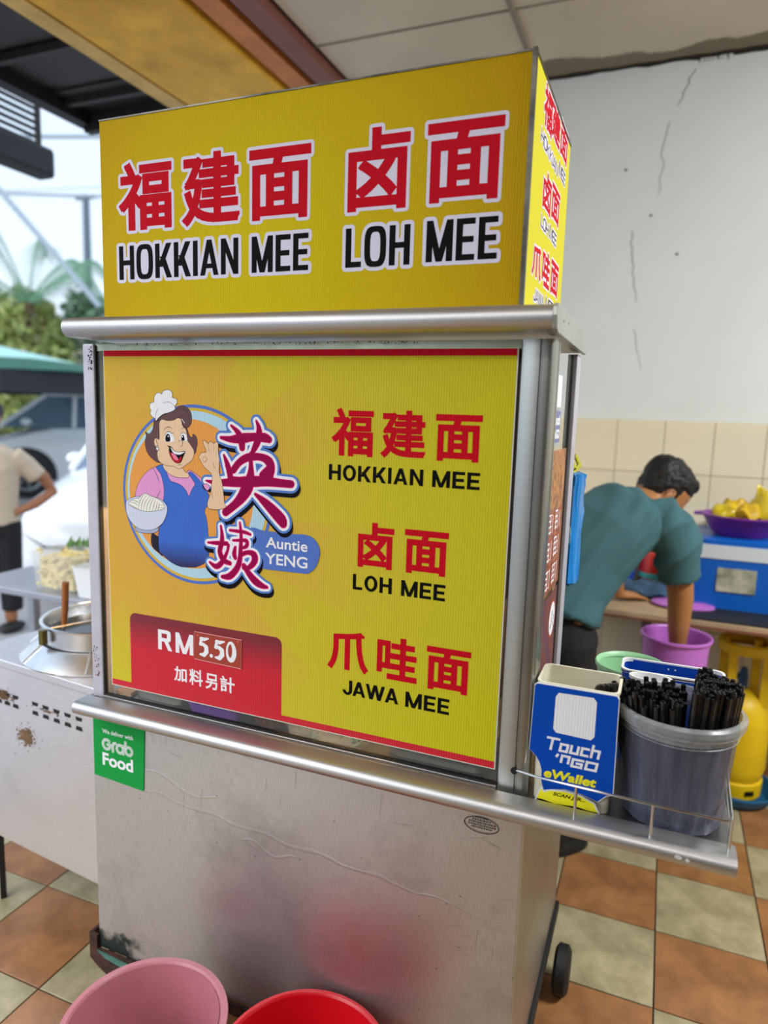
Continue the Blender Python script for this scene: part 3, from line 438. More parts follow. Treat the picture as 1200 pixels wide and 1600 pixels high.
plaster = mat('white_plaster', 'DCE0DE', .85, vary=.05, scale=2.2, bump=.25, bscale=5)
wall = MB(); wall.box(-1.62, 4.2, 3.4, 3.55, 0, 3.1); wall_back = wall.build('wall_back', plaster); tag(wall_back, kind='structure')
wtm = mat('cream_wall_tile', 'E4DABE', .35, vary=.08, scale=1.4, bump=.05, bscale=8)
wt_ = MB(); wt_.box(-1.62, 4.2, 3.388, 3.4, 0, 1.526); g2 = wt_.build('tile_bed', mat('wall_grout', 'B4A684', .9), wall_back)
tw, thh = .2045, .2375
a = tw/2-.0012; b_ = thh/2-.0012
t = MB(); t.loft([[(-a, 0, -b_), (a, 0, -b_), (a, 0, b_), (-a, 0, b_)], [(-a, -.004, -b_), (a, -.004, -b_), (a, -.004, b_), (-a, -.004, b_)], [(-a+.002, -.006, -b_+.002), (a-.002, -.006, -b_+.002), (a-.002, -.006, b_-.002), (-a+.002, -.006, b_-.002)]])
wtmesh = t.mesh('wall_tile', wtm)
for i in range(-6, 12):
    for j in range(6):
        o = bpy.data.objects.new('wall_tile', wtmesh); COL.objects.link(o); o.parent = wall_back
        o.location = (-.005 + (i+.5)*tw, 3.3885, 1.526 - (j+.5)*thh)
crackm = mat('hairline_crack', '6E7270', .9)
def crack(pts, w):
    P = [(p[0] + random.uniform(-.006, .006), 3.3985, p[1]) for p in pts]; mb = MB(); vs = []
    for i, p in enumerate(P):
        ww = w * (1 - .6*abs(i/(len(P)-1) - .3)); vs += [(p[0]-ww, p[1], p[2]), (p[0]+ww, p[1], p[2])]
    mb.add(vs, [(2*i, 2*i+1, 2*i+3, 2*i+2) for i in range(len(P)-1)]); mb.build('crack', crackm, wall_back)
def path2(a, b, n, j): return [(a[0] + (b[0]-a[0])*k/n + random.uniform(-j, j), a[1] + (b[1]-a[1])*k/n) for k in range(n+1)]
crack(path2((-.015, 3.0), (-.07, 2.86), 8, .006), .0022); crack(path2((-.10, 2.80), (-.12, 2.5), 9, .005), .0012)
crack(path2((-.22, 2.36), (-.17, 2.05), 12, .006), .0016); crack(path2((-.17, 1.93), (-.13, 1.75), 6, .005), .001)
for x, z in ((-.26, 2.62), (-.02, 2.25), (-.14, 2.42)):
    k = MB(); k.add([(x + .008*math.cos(a), 3.3988, z + .006*math.sin(a)) for a in [i*math.pi/4 for i in range(8)]], [list(range(8))]); k.build('stain', crackm, wall_back)
wr = MB(); wr.box(4.1, 4.25, -3.2, 3.5, 0, 3.1); tag(wr.build('wall_right', plaster), kind='structure')
wb = MB(); wb.box(-1.15, 4.2, -1.85, -1.7, 0, 3.1); tag(wb.build('wall_light_block', mat('light_block_brown', '40322A', .8, vary=.1)), kind='structure')  # added unseen wall, set close and dark to shade floor and cart front

# ceiling: panels in a thin grid
cpm = mat('ceiling_panel', 'D8CCBA', .85, vary=.10, scale=1.6)
def stain(m):
    N = m.node_tree.nodes; L = m.node_tree.links; b = N['Principled BSDF']; src = b.inputs['Base Color'].links[0].from_socket
    g = N.new('ShaderNodeNewGeometry'); s = N.new('ShaderNodeSeparateXYZ'); L.new(g.outputs['Position'], s.inputs[0])
    n = N.new('ShaderNodeTexNoise'); n.inputs['Scale'].default_value = 3; n.inputs['Detail'].default_value = 7; L.new(g.outputs['Position'], n.inputs['Vector'])
    r = N.new('ShaderNodeMapRange'); r.inputs[1].default_value = 3.12; r.inputs[2].default_value = 3.42; L.new(s.outputs['Y'], r.inputs[0])
    a = N.new('ShaderNodeMath'); a.operation = 'ADD'; L.new(r.outputs[0], a.inputs[0]); L.new(n.outputs['Fac'], a.inputs[1])
    q = N.new('ShaderNodeValToRGB'); q.color_ramp.elements[0].position = .95; q.color_ramp.elements[1].position = 1.4; q.color_ramp.elements[1].color = (.75, .75, .75, 1); L.new(a.outputs[0], q.inputs[0])
    x = N.new('ShaderNodeMix'); x.data_type = 'RGBA'; L.new(q.outputs[0], x.inputs[0]); L.new(src, x.inputs[6]); x.inputs[7].default_value = lin('5C4C30'); L.new(x.outputs[2], b.inputs['Base Color'])
stain(cpm)
ce = MB(); ce.box(-1.52, 4.2, -3.2, 3.45, 3.055, 3.1); ceiling = ce.build('ceiling', mat('ceiling_void', '4A443C', .9)); tag(ceiling, kind='structure')
xs = [-1.50, -.665, .54, 1.745, 2.95, 4.15]
for i in range(5):
    for j in range(11):
        y1 = 3.40 - .6*j; y0 = y1 - .6
        p = MB(); p.box(xs[i]+.005, xs[i+1]-.005, y0+.003, y1-.003, 3.042, 3.05); p.build('ceiling_panel', cpm, ceiling)
tb = mat('ceiling_grid', '8E8678', .6)
g = MB()
for x in xs[1:-1]: g.box(x-.010, x+.010, -3.2, 3.4, 3.030, 3.043)
for j in range(1, 11): g.box(-1.5, 4.15, 3.4-.6*j-.004, 3.4-.6*j+.004, 3.037, 3.043)
g.build('grid_bar', tb, ceiling)
gm = MB()   # dark gap and broken plaster where ceiling meets wall
pp = [(-.9 + .05*k, 3.398, 3.036 + random.uniform(-.006, .004)) for k in range(60)]
gm.add([q for p in pp for q in (p, (p[0], 3.376 - random.uniform(0, .010), 3.039))], [(2*i, 2*i+1, 2*i+3, 2*i+2) for i in range(59)]); gm.build('gap', mat('shadow_gap', '2A241C', .95), ceiling)
pk = MB(); 
for k in range(7):
    x = .0 + .018*k + random.uniform(-.004, .004); pk.add([(x, 3.392, 3.04), (x+.02, 3.39, 3.037), (x+.012, 3.39, 3.018 - random.uniform(0, .006))], [(0, 1, 2)])
pk.build('loose_plaster', plaster, ceiling)

# beams at the open edge of the shop
def trim(n, x0, x1, z0, z1, m, y0=.2, y1=3.5):
    t = MB(); t.box(x0, x1, y0, y1, z0, z1); return tag(t.build('trim_%d' % n, m, bevel=.002), kind='structure')
maroon = mat('maroon_fascia', '8A564C', .6, vary=.15, scale=5)
trim(1, -1.61, -1.515, 3.0, 3.12, maroon)
trim(2, -1.645, -1.612, 3.03, 3.12, mat('black_gap', '0C0A08', .9))
trim(3, -1.745, -1.645, 3.0, 3.12, mat('orange_fascia', 'D8843C', .6, vary=.25, scale=8))
trim(4, -1.775, -1.746, 3.03, 3.12, MATS['black_gap'])
yb = mat('yellow_beam', 'F0BC3C', .7, vary=.25, scale=4, bump=.1, bscale=6, dark='D29A30')
trim(5, -2.30, -1.776, 2.985, 3.3, yb)
trim(6, -2.325, -2.30, 3.02, 3.3, mat('brown_gap', '4A3414', .9))
trim(7, -2.42, -2.325, 2.99, 3.3, mat('tan_edge', 'E0B868', .7, vary=.2))
# dark canopy roof with ribs and an end louvre
rd = mat('dark_canopy_metal', '2C2624', .6, vary=.3, scale=6)
rt = thing('street_canopy', (-2.9, 1.8, 3.1), 'dark ribbed canopy roof above the street opening', 'canopy')
r = MB()
n = 40
for k in range(n):
    y0 = .4 + k*2.76/n; y1 = .4 + (k+1)*2.76/n
    z = 3.10 + (.012 if k % 5 == 0 else 0)
    r.box(-3.10 + .0*k, -2.42, y0, y1, z, z+.02)
r.build('roof_sheet', rd, rt)
for y in (.7, 1.15, 1.6, 2.05, 2.5, 2.95):
    q = MB(); q.box(-3.1, -2.42, y, y+.035, 3.065, 3.10); q.build('rib', rd, rt)
q = MB(); q.box(-3.14, -3.06, .4, 3.16, 3.03, 3.10); q.build('edge_beam', mat('canopy_edge', '1C1A1C', .6), rt)
q = MB(); q.box(-3.1, -2.42, 3.12, 3.17, 3.0, 3.10); q.build('end_beam', MATS['canopy_edge'], rt)
lv = thing('louvre_screen', (-3.7, 2.3, 2.9), 'dark louvred screen hanging under the canopy, over a thick black beam', 'screen')
YL0, YL1 = 1.4, 3.36
for k in range(9):
    q = MB(); z = 3.40 - k*.040; q.box(-3.706, -3.694, YL0, YL1, z-.010, z+.010); q.build('slat', rd, lv)
q = MB(); q.box(-3.71, -3.69, YL1-.02, YL1+.01, 3.08, 3.42); q.build('stile', rd, lv)
q = MB(); q.box(-3.80, -3.66, YL0, 3.45, 2.90, 3.08); q.build('beam', MATS['canopy_edge'], lv, bevel=.03)

# ================================================================ the stall cart
cart = thing('noodle_stall_cart', (-.7, 1.55, 0), 'stainless steel noodle stall cart with glass cabinet, standing on castors', 'food cart')
BX0, BX1, BY0, BY1, BZ0, BZ1 = -1.222, -.184, 1.2, 1.88, .165, .815
q = MB(); q.box(BX0, BX1, BY0, BY0+.012, BZ0, BZ1); q.build('front_panel', M['base'], cart, bevel=.003)
q = MB(); q.box(BX1-.012, BX1, BY0+.012, BY1, .14, BZ1); q.build('side_panel', M['steel'], cart, bevel=.002)
q = MB(); q.box(BX0, BX0+.012, BY0+.012, BY1, BZ0, BZ1); q.build('side_panel', M['steel'], cart)
q = MB(); q.box(BX0+.012, BX1-.012, BY1-.012, BY1, BZ0, BZ1); q.build('rear_panel', M['steel'], cart)
q = MB(); q.box(BX0+.012, BX1-.012, BY0+.012, BY1-.012, BZ0, BZ0+.01); q.build('bottom_panel', M['steel'], cart)
# rubber edging along the side panel's foot
q = MB(); q.box(BX1-.002, BX1+.010, BY0+.01, BY1+.01, .112, .142); q.build('edge_strip', M['rubber'], cart, bevel=.003)
# rusty corner bracket of the frame
q = MB(); pr_ = [(-1.246, .205), (-1.246, .135), (-1.225, .118), (-1.19, .10), (-1.14, .105), (-1.08, .12), (-.90, .135), (-.22, .135), (-.22, .162), (-1.222, .165), (-1.222, .2)]
q.prism(pr_, 1.192, 1.20); q.box(-1.246, -1.238, 1.20, 1.30, .14, .205)
q.build('frame_rail', M['rust'], cart)
q = MB(); q.prism([(-1.22, .165), (-1.19, .150), (-1.10, .138), (-1.0, .142), (-1.0, .16), (-1.12, .158)], 1.188, 1.191); q.build('oxide_crust', M['verdigris'], cart)
def castor(x, y, dark=True):
    c = MB(); c.box(x-.025, x+.025, y-.03, y+.03, .112, .125); c.box(x-.022, x-.017, y-.02, y+.025, .05, .115); c.box(x+.017, x+.022, y-.02, y+.025, .05, .115)
    o = c.build('castor', M['rust'], cart)
    w = MB(); w.loft([[(x + t, y+.01 + r_*math.cos(2*math.pi*i/24), .05 + r_*math.sin(2*math.pi*i/24)) for i in range(24)] for t, r_ in ((-.014, .02), (-.014, .043), (-.009, .05), (.009, .05), (.014, .043), (.014, .02))])
    w.build('wheel', M['rubber'], o, smooth=True)
for x, y in ((-1.17, 1.28), (-.24, 1.30), (-1.17, 1.80), (-.215, 1.74)): castor(x, y)
w = MB(); w.loft([[(-.140 + t, 1.725 + r_*math.cos(2*math.pi*i/28), .066 + r_*math.sin(2*math.pi*i/28)) for i in range(28)] for t, r_ in ((-.020, .02), (-.020, .050), (-.012, .062), (.012, .062), (.020, .050), (.020, .02))])
w.build('side_wheel', M['rubber'], cart, smooth=True)
# creases and rubs hammered into the old front sheet
def crease(pts, w_, m_, name):
    q = MB(); vs = []
    for i, (x, z_) in enumerate(pts):
        k_ = w_*(.4 + .6*math.sin(math.pi*i/(len(pts)-1)))*random.uniform(.5, 1.1); vs += [(x, 1.19985, z_ - k_), (x, 1.1995 - .0003*random.random(), z_), (x, 1.19985, z_ + k_)]
    n_ = len(pts); q.add(vs, [(3*i+a_, 3*i+a_+1, 3*i+a_+4, 3*i+a_+3) for i in range(n_-1) for a_ in (0, 1)]); return q.build(name, m_, cart, smooth=2)
crease([(-1.19 + .98*k/50, .640 - .075*k/50 + .004*math.sin(k*.9) + random.uniform(-.002, .002)) for k in range(51)], .006, M['base'], 'crease')
crease([(-1.08 + .22*k/20, .675 + .012*math.sin(k*.35) - .02*k/20) for k in range(21)], .006, M['base'], 'crease')
crease([(-.80 + .14*k/16, .575 - .01*k/16 + .010*math.sin(k*.5)) for k in range(17)], .006, M['base'], 'crease')
scr = MB()
for k in range(70):
    x = random.uniform(-1.18, -.22); z_ = random.uniform(.45, .78); L_ = random.uniform(.008, .05); a_ = random.choice((random.uniform(-.3, .3), 1.5))
    dx, dz = L_*math.cos(a_), L_*math.sin(a_); w_ = random.uniform(.0002, .0005)
    scr.add([(x, 1.1988, z_), (x+dx, 1.1988, z_+dz), (x+dx+w_, 1.1988, z_+dz+w_), (x+w_, 1.1988, z_+w_)], [(0, 1, 2, 3)])
o = scr.build('scratches', mat('scratch_mark', '6C6864', .5, .5), cart); o['kind'] = 'stuff'
# counter: slab, rounded front rail, side shelf
NZ = .822; NR = .026; CT = .836
q = MB(); q.box(-1.225, .158, 1.165, 1.50, .815, CT); q.box(-.184, .160, 1.50, 1.67, .815, CT); q.box(-1.225, -.184, 1.50, 1.88, .815, CT); q.build('counter', M['darksteel'], cart, bevel=.002)
def nose(x0, x1, yc, zc, r, name, m, cap=True):
    q = MB(); n = 16; prof = [(yc + .035, zc + r)] + [(yc - r*math.sin(math.pi*k/n), zc + r*math.cos(math.pi*k/n)) for k in range(n+1)] + [(yc + .035, zc - r)]
    q.prism(prof, x0, x1, 'x'); return q.build(name, m, cart, smooth=True)
nose(-1.212, .160, 1.145, .8300, .0155, 'front_rail', M['rail'])
q = MB(); q.add([(.0745 + dx*.006 + .0, 1.1288, .833 + dz*.004) for dx, dz in [(math.cos(a), math.sin(a)) for a in [k*.8 for k in range(8)]]], [list(range(8))]); 
q.add([(.088 + .0035*math.cos(k*.8), 1.1275, .832 + .0035*math.sin(k*.8)) for k in range(8)], [list(range(8))]); q.build('scuff', mat('scuff', 'D0D0CC', .4), cart)
# wire guard round the side shelf
q = MB(); ZT = .905; q.tube([(-.2375+.033, 1.1925, .8855), (-.165, 1.172, .893), (-.09, 1.147, ZT), (.03, 1.143, ZT), (.138, 1.143, ZT), (.146, 1.148, ZT), (.148, 1.16, ZT), (.152, 1.30, ZT), (.153, 1.47, ZT)], .0022, 8)
q.tube([(.144, 1.152, ZT-.006), (.148, 1.30, ZT-.004), (.149, 1.47, ZT-.004)], .0018, 6)
wg = q.build('wire_guard', M['wire'], cart, smooth=True)
for x, y in ((-.092, 1.147), (.0305, 1.143), (.1475, 1.150), (.153, 1.45)):
    p = MB(); p.tube([(x, y, ZT), (x, y+.004, .838)], .0026, 8); p.build('wire_post', M['wire'], wg, smooth=True)
q = MB(); q.lathe([(.001, 0), (.0065, 0), (.0065, .002), (.001, .002)], (0, 0), 12)
q.v = [Vector((-.2065 + v.x, 1.1912 - v.z, .8850 + v.y)) for v in q.v]; q.build('wire_socket', M['rubber'], cart)
# cabinet posts
def post(name, x0, x1, y0, y1, z0, z1, m, bev=.002): p = MB(); p.box(x0, x1, y0, y1, z0, z1); return p.build(name, m, cart, bevel=bev)
post('corner_post', -1.213, -1.181, 1.196, 1.235, CT, 1.656, M['alu'], .004)
p = MB()   # right corner post: folded profile with a groove and a round corner
prof = [(-.236, 1.200), (-.236, 1.194), (-.231, 1.1915), (-.206, 1.1915), (-.2045, 1.195), (-.2025, 1.195), (-.201, 1.1915)]
prof += [(-.193 + .012*math.sin(a), 1.2035 - .012*math.cos(a)) for a in [math.radians(d) for d in range(0, 91, 15)]]
prof += [(-.181, 1.232), (-.184, 1.233), (-.184, 1.236), (-.181, 1.237), (-.181, 1.25), (-.20, 1.25), (-.20, 1.212), (-.236, 1.212)]
p.prism(prof, CT, 1.656, 'z'); p.build('corner_post', steel('post_steel', .42, .33, .08, tint=(.98, 1, .95), dirt=.15), cart, smooth=True)
post('corner_post', -.200, -.180, 1.492, 1.552, CT, 1.656, M['alu'])
post('corner_post', -1.213, -1.19, 1.52, 1.552, CT, 1.656, M['alu'])
post('rubber_seal', -1.181, -1.1785, 1.199, 1.21, CT+.01, 1.652, M['rubber'], 0)
post('rubber_seal', -.2385, -.236, 1.199, 1.21, CT+.01, 1.652, M['rubber'], 0)
post('rubber_seal', -.192, -.1865, 1.474, 1.490, CT, 1.652, M['rubber'], 0)
post('top_channel', -1.180, -.237, 1.203, 1.215, 1.640, 1.656, mat('channel_metal', 'AEB6A0', .35, .6, vary=.3, scale=14), .001)
post('bottom_channel', -1.181, -.238, 1.194, 1.21, CT, .845, M['rail'], .001)
post('bottom_seal', -1.181, -.238, 1.1975, 1.206, .845, .8485, M['rubber'], 0)
q = MB(); q.box(-1.178, -.239, 1.2045, 1.2065, .850, 1.645); q.build('glass_pane', M['glass'], cart)
q = MB(); q.box(-.190, -.188, 1.25, 1.474, CT+.002, 1.652); q.build('glass_pane', M['glass'], cart)
q = MB(); q.box(-1.206, -1.204, 1.235, 1.52, CT+.002, 1.652); q.build('glass_pane', M['glass'], cart)
# interior: stainless lining, gantry and a warm strip lamp
post('inner_shelf', -1.19, -.20, 1.30, 1.538, 1.28, 1.29, mat('shelf_board', '7A6A4A', .7), 0)
post('inner_back', -1.19, -.20, 1.540, 1.548, CT, 1.25, mat('inner_lining', '4A3A30', .6, vary=.4, scale=12), 0)
post('inner_valance', -1.178, -.24, 1.235, 1.24, 1.50, 1.65, mat('pale_valance', 'B8C0A4', .6, vary=.1), 0)
q = MB(); q.box(-.252, -.2385, 1.207, 1.2085, 1.2, 1.645); q.build('slit_reflection', mat('reflection_maroon', '4C2226', .4, vary=.2), cart)  # dark red strip painted in place of a reflection in the right slit
q = MB(); q.box(-1.10, -.30, 1.45, 1.475, 1.255, 1.272); q.build('strip_lamp', mat('warm_lamp', 'FFC878', .5, emit=34.0), cart)
# roof slab with round nosing and end plate
q = MB(); q.box(-1.188, -.178, 1.135, 1.555, 1.6635, 1.7025); q.build('roof_slab', M['rail'], cart, bevel=.002)
nose(-1.190, -.178, 1.138, 1.683, .0200, 'roof_nosing', M['rail'])
q = MB(); pl = [(1.117 + .0, 1.684), (1.120, 1.697), (1.128, 1.7035), (1.52, 1.7035), (1.548, 1.700), (1.556, 1.688), (1.556, 1.668), (1.546, 1.659), (1.14, 1.659), (1.124, 1.664)]
q.prism(pl, -.178, -.170, 'x'); q.build('end_plate', mat('end_plate_metal', 'B0B4AE', .4, .5, vary=.1), cart, bevel=.0015)
for y, z in ((1.19, 1.683), (1.25, 1.687)):
    p = MB(); p.add([(-.1697, y + .003*math.cos(k), z + .0025*math.sin(k)) for k in range(6)], [list(range(6))]); p.build('rivet', M['rubber'], cart)
# flaking paint spots on the posts and maker's oval on the front panel
def speckle(name, m, x0, x1, z0, z1, n, y, s=.002):
    mb = MB()
    for k in range(n):
        x = random.uniform(x0, x1); z = z0 + (z1-z0)*random.random()**1.3; r_ = s*random.uniform(.4, 1.2)
        mb.add([(x + r_*random.uniform(.5, 1)*math.cos(a), y, z + 1.4*r_*random.uniform(.5, 1)*math.sin(a)) for a in [i*1.05 for i in range(6)]], [list(range(6))])
    o = mb.build(name, m, cart); o['kind'] = 'stuff'; return o
speckle('grime', M['grime'], -1.196, -1.184, 1.60, 1.652, 40, 1.1955)
speckle('grime', M['grime'], -1.15, -.40, 1.651, 1.655, 120, 1.1955, .0016)
speckle('rust_flecks', mat('rust_flecks', '7A3A24', .9), -1.207, -1.190, .89, .965, 60, 1.1955, .0016)
ov = MB(); cx, cz = -.263, .757
for k in range(40):
    a0, a1 = 2*math.pi*k/40, 2*math.pi*(k+1)/40
    ov.add([(cx + R_*c0, 1.1985, cz + R2*s0) for R_, R2, c0, s0 in ((.034, .0165, math.cos(a0), math.sin(a0)), (.034, .0165, math.cos(a1), math.sin(a1)), (.0325, .015, math.cos(a1), math.sin(a1)), (.0325, .015, math.cos(a0), math.sin(a0)))], [(0, 1, 2, 3)])
for zz, w_ in ((.765, .018), (.760, .025), (.755, .026), (.750, .02), (.770, .012)):
    x = cx - w_
    while x < cx + w_:
        d = random.uniform(.0015, .004); ov.add([(x, 1.1985, zz), (x+d, 1.1985, zz), (x+d, 1.1985, zz+.0022), (x, 1.1985, zz+.0022)], [(0, 1, 2, 3)]); x += d + .0015
ov.build('maker_oval', mat('etched_mark', '2A2622', .6), cart)

# ---------------------------------------------------------------- green delivery sticker
st = thing('delivery_sticker', (-1.14, 1.198, .72), 'green square delivery sticker with white lettering on the cart front under the rail', 'sticker')
g4 = [(-1.2167, .7906), (-1.0624, .7896), (-1.0690, .6265), (-1.2180, .6347)]
q = MB(); q.prism([(a, b) for a, b in g4], 1.1978, 1.1998); q.build('backing', INK['green'], st)
gt = ART['grabt']; pl = front(1.1977)
v, f_ = font_polys('We deliver with', S4(gt[0][1:]), .0002); flat('lettering', [(v, f_)], pl, st, INK['white'])
x0, x1, z0, z1 = S4(gt[1][1:])
def poly_strokes(lst, r):
    P = []
    for s in lst:
        for a, b in zip(s, s[1:]): P.append(capsule(a, b, r))
    return union(P)
def arc(cx, cz, r, a0, a1, n=16, sx=1): return [(cx + sx*r*math.cos(math.radians(a0 + (a1-a0)*k/n)), cz + r*math.sin(math.radians(a0 + (a1-a0)*k/n))) for k in range(n+1)]
W_ = x1 - x0
def GB(u, v_): return (x0 + u*W_, z0 + .0035 + v_*W_*.36)
base_ = [[GB(*p) for p in [(.14 + .125*math.cos(math.radians(a)), .44 + .36*math.sin(math.radians(a))) for a in range(45, 361, 18)]] , [GB(.265, .44), GB(.17, .44)],
         [GB(.345, .02), GB(.345, .50), GB(.38, .64), GB(.44, .68)],
         [GB(*p) for p in [(.585 + .105*math.cos(math.radians(a)), .33 + .30*math.sin(math.radians(a))) for a in range(0, 361, 18)]], [GB(.69, .62), GB(.69, .02)],
         [GB(*p) for p in [(.875 + .105*math.cos(math.radians(a)), .33 + .30*math.sin(math.radians(a))) for a in range(0, 361, 18)]], [GB(.77, .95), GB(.77, .33)]]
sy = lambda S: [[(p[0], z0 + (p[1]-z0)) for p in s] for s in S]
v, f_ = poly_strokes(base_, .0036); v2, f2 = poly_strokes(base_, .0022); v3, f3 = poly_strokes(base_, .0011)
flat('lettering', [(v, f_), (v2, f2), (v3, f3)], pl, st, [INK['white'], INK['green'], INK['white']])
v, f_ = font_polys('Food', S4(gt[2][1:]), .0013); flat('lettering', [(v, f_)], pl, st, INK['white'])

# ---------------------------------------------------------------- sign box on the roof
sb = thing('sign_box', (-.7, 1.41, 1.703), 'tall yellow box sign with large red and black lettering on top of the cart', 'sign')
ysm = mat('yellow_sign', 'C4A418', .6, corr=1, spec=.08)
def sun(m, cols, cx, cz, nray, amp, warm):
    """printed gradient: warm patch, green-yellow field and faint rays"""
    N = m.node_tree.nodes; L = m.node_tree.links; b = N['Principled BSDF']; g = N.new('ShaderNodeNewGeometry'); s = N.new('ShaderNodeSeparateXYZ'); L.new(g.outputs['Position'], s.inputs[0])
    def mth(op, a, c=None, d=None):
        n = N.new('ShaderNodeMath'); n.operation = op
        for i, x in enumerate((a, c, d)):
            if x is None: continue
            if isinstance(x, (int, float)): n.inputs[i].default_value = x
            else: L.new(x, n.inputs[i])
        return n.outputs[0]
    dx = mth('SUBTRACT', s.outputs['X'], cx); dz = mth('SUBTRACT', s.outputs['Z'], cz)
    r = mth('SQRT', mth('ADD', mth('MULTIPLY', dx, dx), mth('MULTIPLY', dz, dz)))
    q = N.new('ShaderNodeValToRGB'); e = q.color_ramp.elements; e[0].position = cols[0][0]; e[0].color = lin(cols[0][1]); e[1].position = cols[-1][0]; e[1].color = lin(cols[-1][1])
    for p_, c_ in cols[1:-1]: k = e.new(p_); k.color = lin(c_)
    ang = mth('ARCTAN2', dz, dx); ray = mth('SINE', mth('MULTIPLY', ang, nray)); ray = mth('MULTIPLY', mth('MULTIPLY', mth('GREATER_THAN', ray, 0.15), amp), mth('SMOOTH_MIN', mth('MULTIPLY', r, 3), 1, .1))
    L.new(mth('ADD', mth('MULTIPLY', r, warm), ray), q.inputs[0]); L.new(q.outputs[0], b.inputs['Base Color'])
sun(ysm, [(0, 'D2C010'), (.5, 'CCAE10'), (1, 'B88E08')], -.75, 1.85, 6, 0, 1.6)
ysd = mat('yellow_sign_side', 'D6CC34', .6, corr=2, spec=.08)
q = MB(); q.box(-1.150, -.2475, 1.2, 1.212, 1.706, 2.110); q.build('front_panel', ysm, sb)
q = MB(); q.box(-.2475, -.243, 1.206, 1.628, 1.706, 2.112); q.build('side_panel', ysd, sb)
q = MB(); q.box(-1.150, -1.146, 1.212, 1.628, 1.706, 2.110); q.build('side_panel', ysd, sb)
q = MB(); q.box(-1.146, -.248, 1.616, 1.628, 1.706, 2.110); q.build('rear_panel', ysd, sb)
q = MB(); q.box(-1.146, -.248, 1.212, 1.616, 2.10, 2.105); q.build('top_panel', ysd, sb)
q = MB(); q.box(-.248, -.2405, 1.1975, 1.207, 1.704, 2.114); q.box(-.2475, -.2415, 1.207, 1.63, 2.1095, 2.114); q.box(-1.151, -.2475, 1.1985, 1.2, 2.1088, 2.1118)
q.build('edge_trim', mat('sign_edge', '6E6A62', .35, .8, vary=.5, scale=9, dark='24221E'), sb)
def sign_word(items, plane, ink, bold, halo_r, parent, maker):
    for it in items:
        vs, fs = maker(it[0], S4(it[1:]))
        hv, hf = grow(vs, fs, halo_r, fill=True)
        # fill small counters of the halo
        flat('lettering', [(hv, hf), (vs, fs)], plane, parent, [INK['halo'], ink], 2e-4)
pf = front(1.2)
def solid(vs, fs): return vs, fs
sign_word(ART['sign_cjk'], pf, INK['lettered'], 0, .0062, sb, lambda t_, b: font_polys(t_, b, .0040))
osw = lambda t_, b: block(t_, b, .168, .145, 3.4, .085)
for it in ART['sign_lat']:
    vs, fs = osw(it[0], S4(it[1:])); x0, x1, z0, z1 = S4(it[1:]); r_ = .0068
    hv, hf = grow(vs, fs, r_, fill=True)
    flat('lettering', [(hv, hf), (vs, fs)], pf, sb, [INK['halo'], INK['black']], 2e-4)
ps = side(XS)
for it in ART['s_cjk']:
    vs, fs = font_polys(it[0], S4(it[1:]), .0022); hv, hf = grow(vs, fs, .004, fill=True)
    flat('lettering', [(hv, hf), (vs, fs)], ps, sb, [INK['halo'], INK['lettered']])
for it in ART['s_lat']:
    vs, fs = block(it[0], S4(it[1:]), .15, .13, 3.2, .09); hv, hf = grow(vs, fs, .004, fill=True)
    flat('lettering', [(hv, hf), (vs, fs)], ps, sb, [INK['halo'], INK['black']])

# ---------------------------------------------------------------- menu board on the glass
bd = thing('menu_board', (-.7, 1.2, .876), 'yellow corrugated menu board with red dish names and cook emblem, fixed on the cabinet glass', 'sign')
bm_ = mat('board_print', 'D8B446', .6, corr=1, spec=.08)
sun(bm_, [(0, 'DBA24A'), (.30, 'D6AC44'), (.52, 'CEBE34'), (1, 'C8C41A')], -1.0, 1.30, 9, .09, 1.05)
X0, X1, Z0, Z1 = -1.1535, -.2425, .8758, 1.6420
q = MB(); q.box(X0, X1, YB, YB+.004, Z0, Z1); q.build('board', mat('board_core', 'D8D8C8', .5), bd)
def rect(a, b, c, d): return ([Vector(p) for p in ((a, c), (b, c), (b, d), (a, d))], [(0, 1, 2, 3)])
pb = front(YB)
sx0, sx1 = X0 + .0018, X1 - .0022
flat('printed_sheet', [rect(sx0, sx1, Z0+.0018, Z1-.0012)], pb, bd, bm_, 1e-4)
pz = front(YB - .0002)
flat('top_stripe', [rect(sx0, sx1, Z1-.0135, Z1-.0014)], pz, bd, INK['redp'], 1e-4)
PX0, PX1, PZ = -1.0955, -.6984, 1.0585
pan = [(sx0, Z0+.002), (sx1, Z0+.002), (sx1, Z0+.0155), (PX1, Z0+.0155)] + [(PX1-.016 + .016*math.cos(math.radians(a)), PZ-.016 + .016*math.sin(math.radians(a))) for a in range(0, 91, 15)] + [(PX0+.016 - .016*math.sin(math.radians(a)), PZ-.016 + .016*math.cos(math.radians(a))) for a in range(0, 91, 15)] + [(PX0, Z0+.0155), (sx0, Z0+.0155)]
flat('price_panel', [union([pan])], pz, bd, INK['redpanel'], 1e-4)
pt = front(YB - .0004)
for it in ART['b_cjk']: flat('lettering', [font_polys(it[0], S4(it[1:]), .0026)], pt, bd, INK['lettered'], 1e-4)
for it in ART['b_lat']: flat('lettering', [block(it[0], S4(it[1:]), .225, .185, 2.0, .14)], pt, bd, INK['black'], 1e-4)
it = ART['rm']; flat('lettering', [block('RM', S4(it[1:]), .215, .18, 2, .2)], pt, bd, INK['white'], 1e-4)
for it in ART['add']: flat('lettering', [font_polys(it[0], S4(it[1:]), .0008)], pt, bd, INK['white'], 1e-4)
pc = [(a/1e4, b/1e4) for a, b in ART['price_card']]
cd = flat('price_card', [union([pc])], front(YB - .0012), bd, mat('price_card_print', 'A83A26', .35, vary=.15, scale=30), 1e-4)
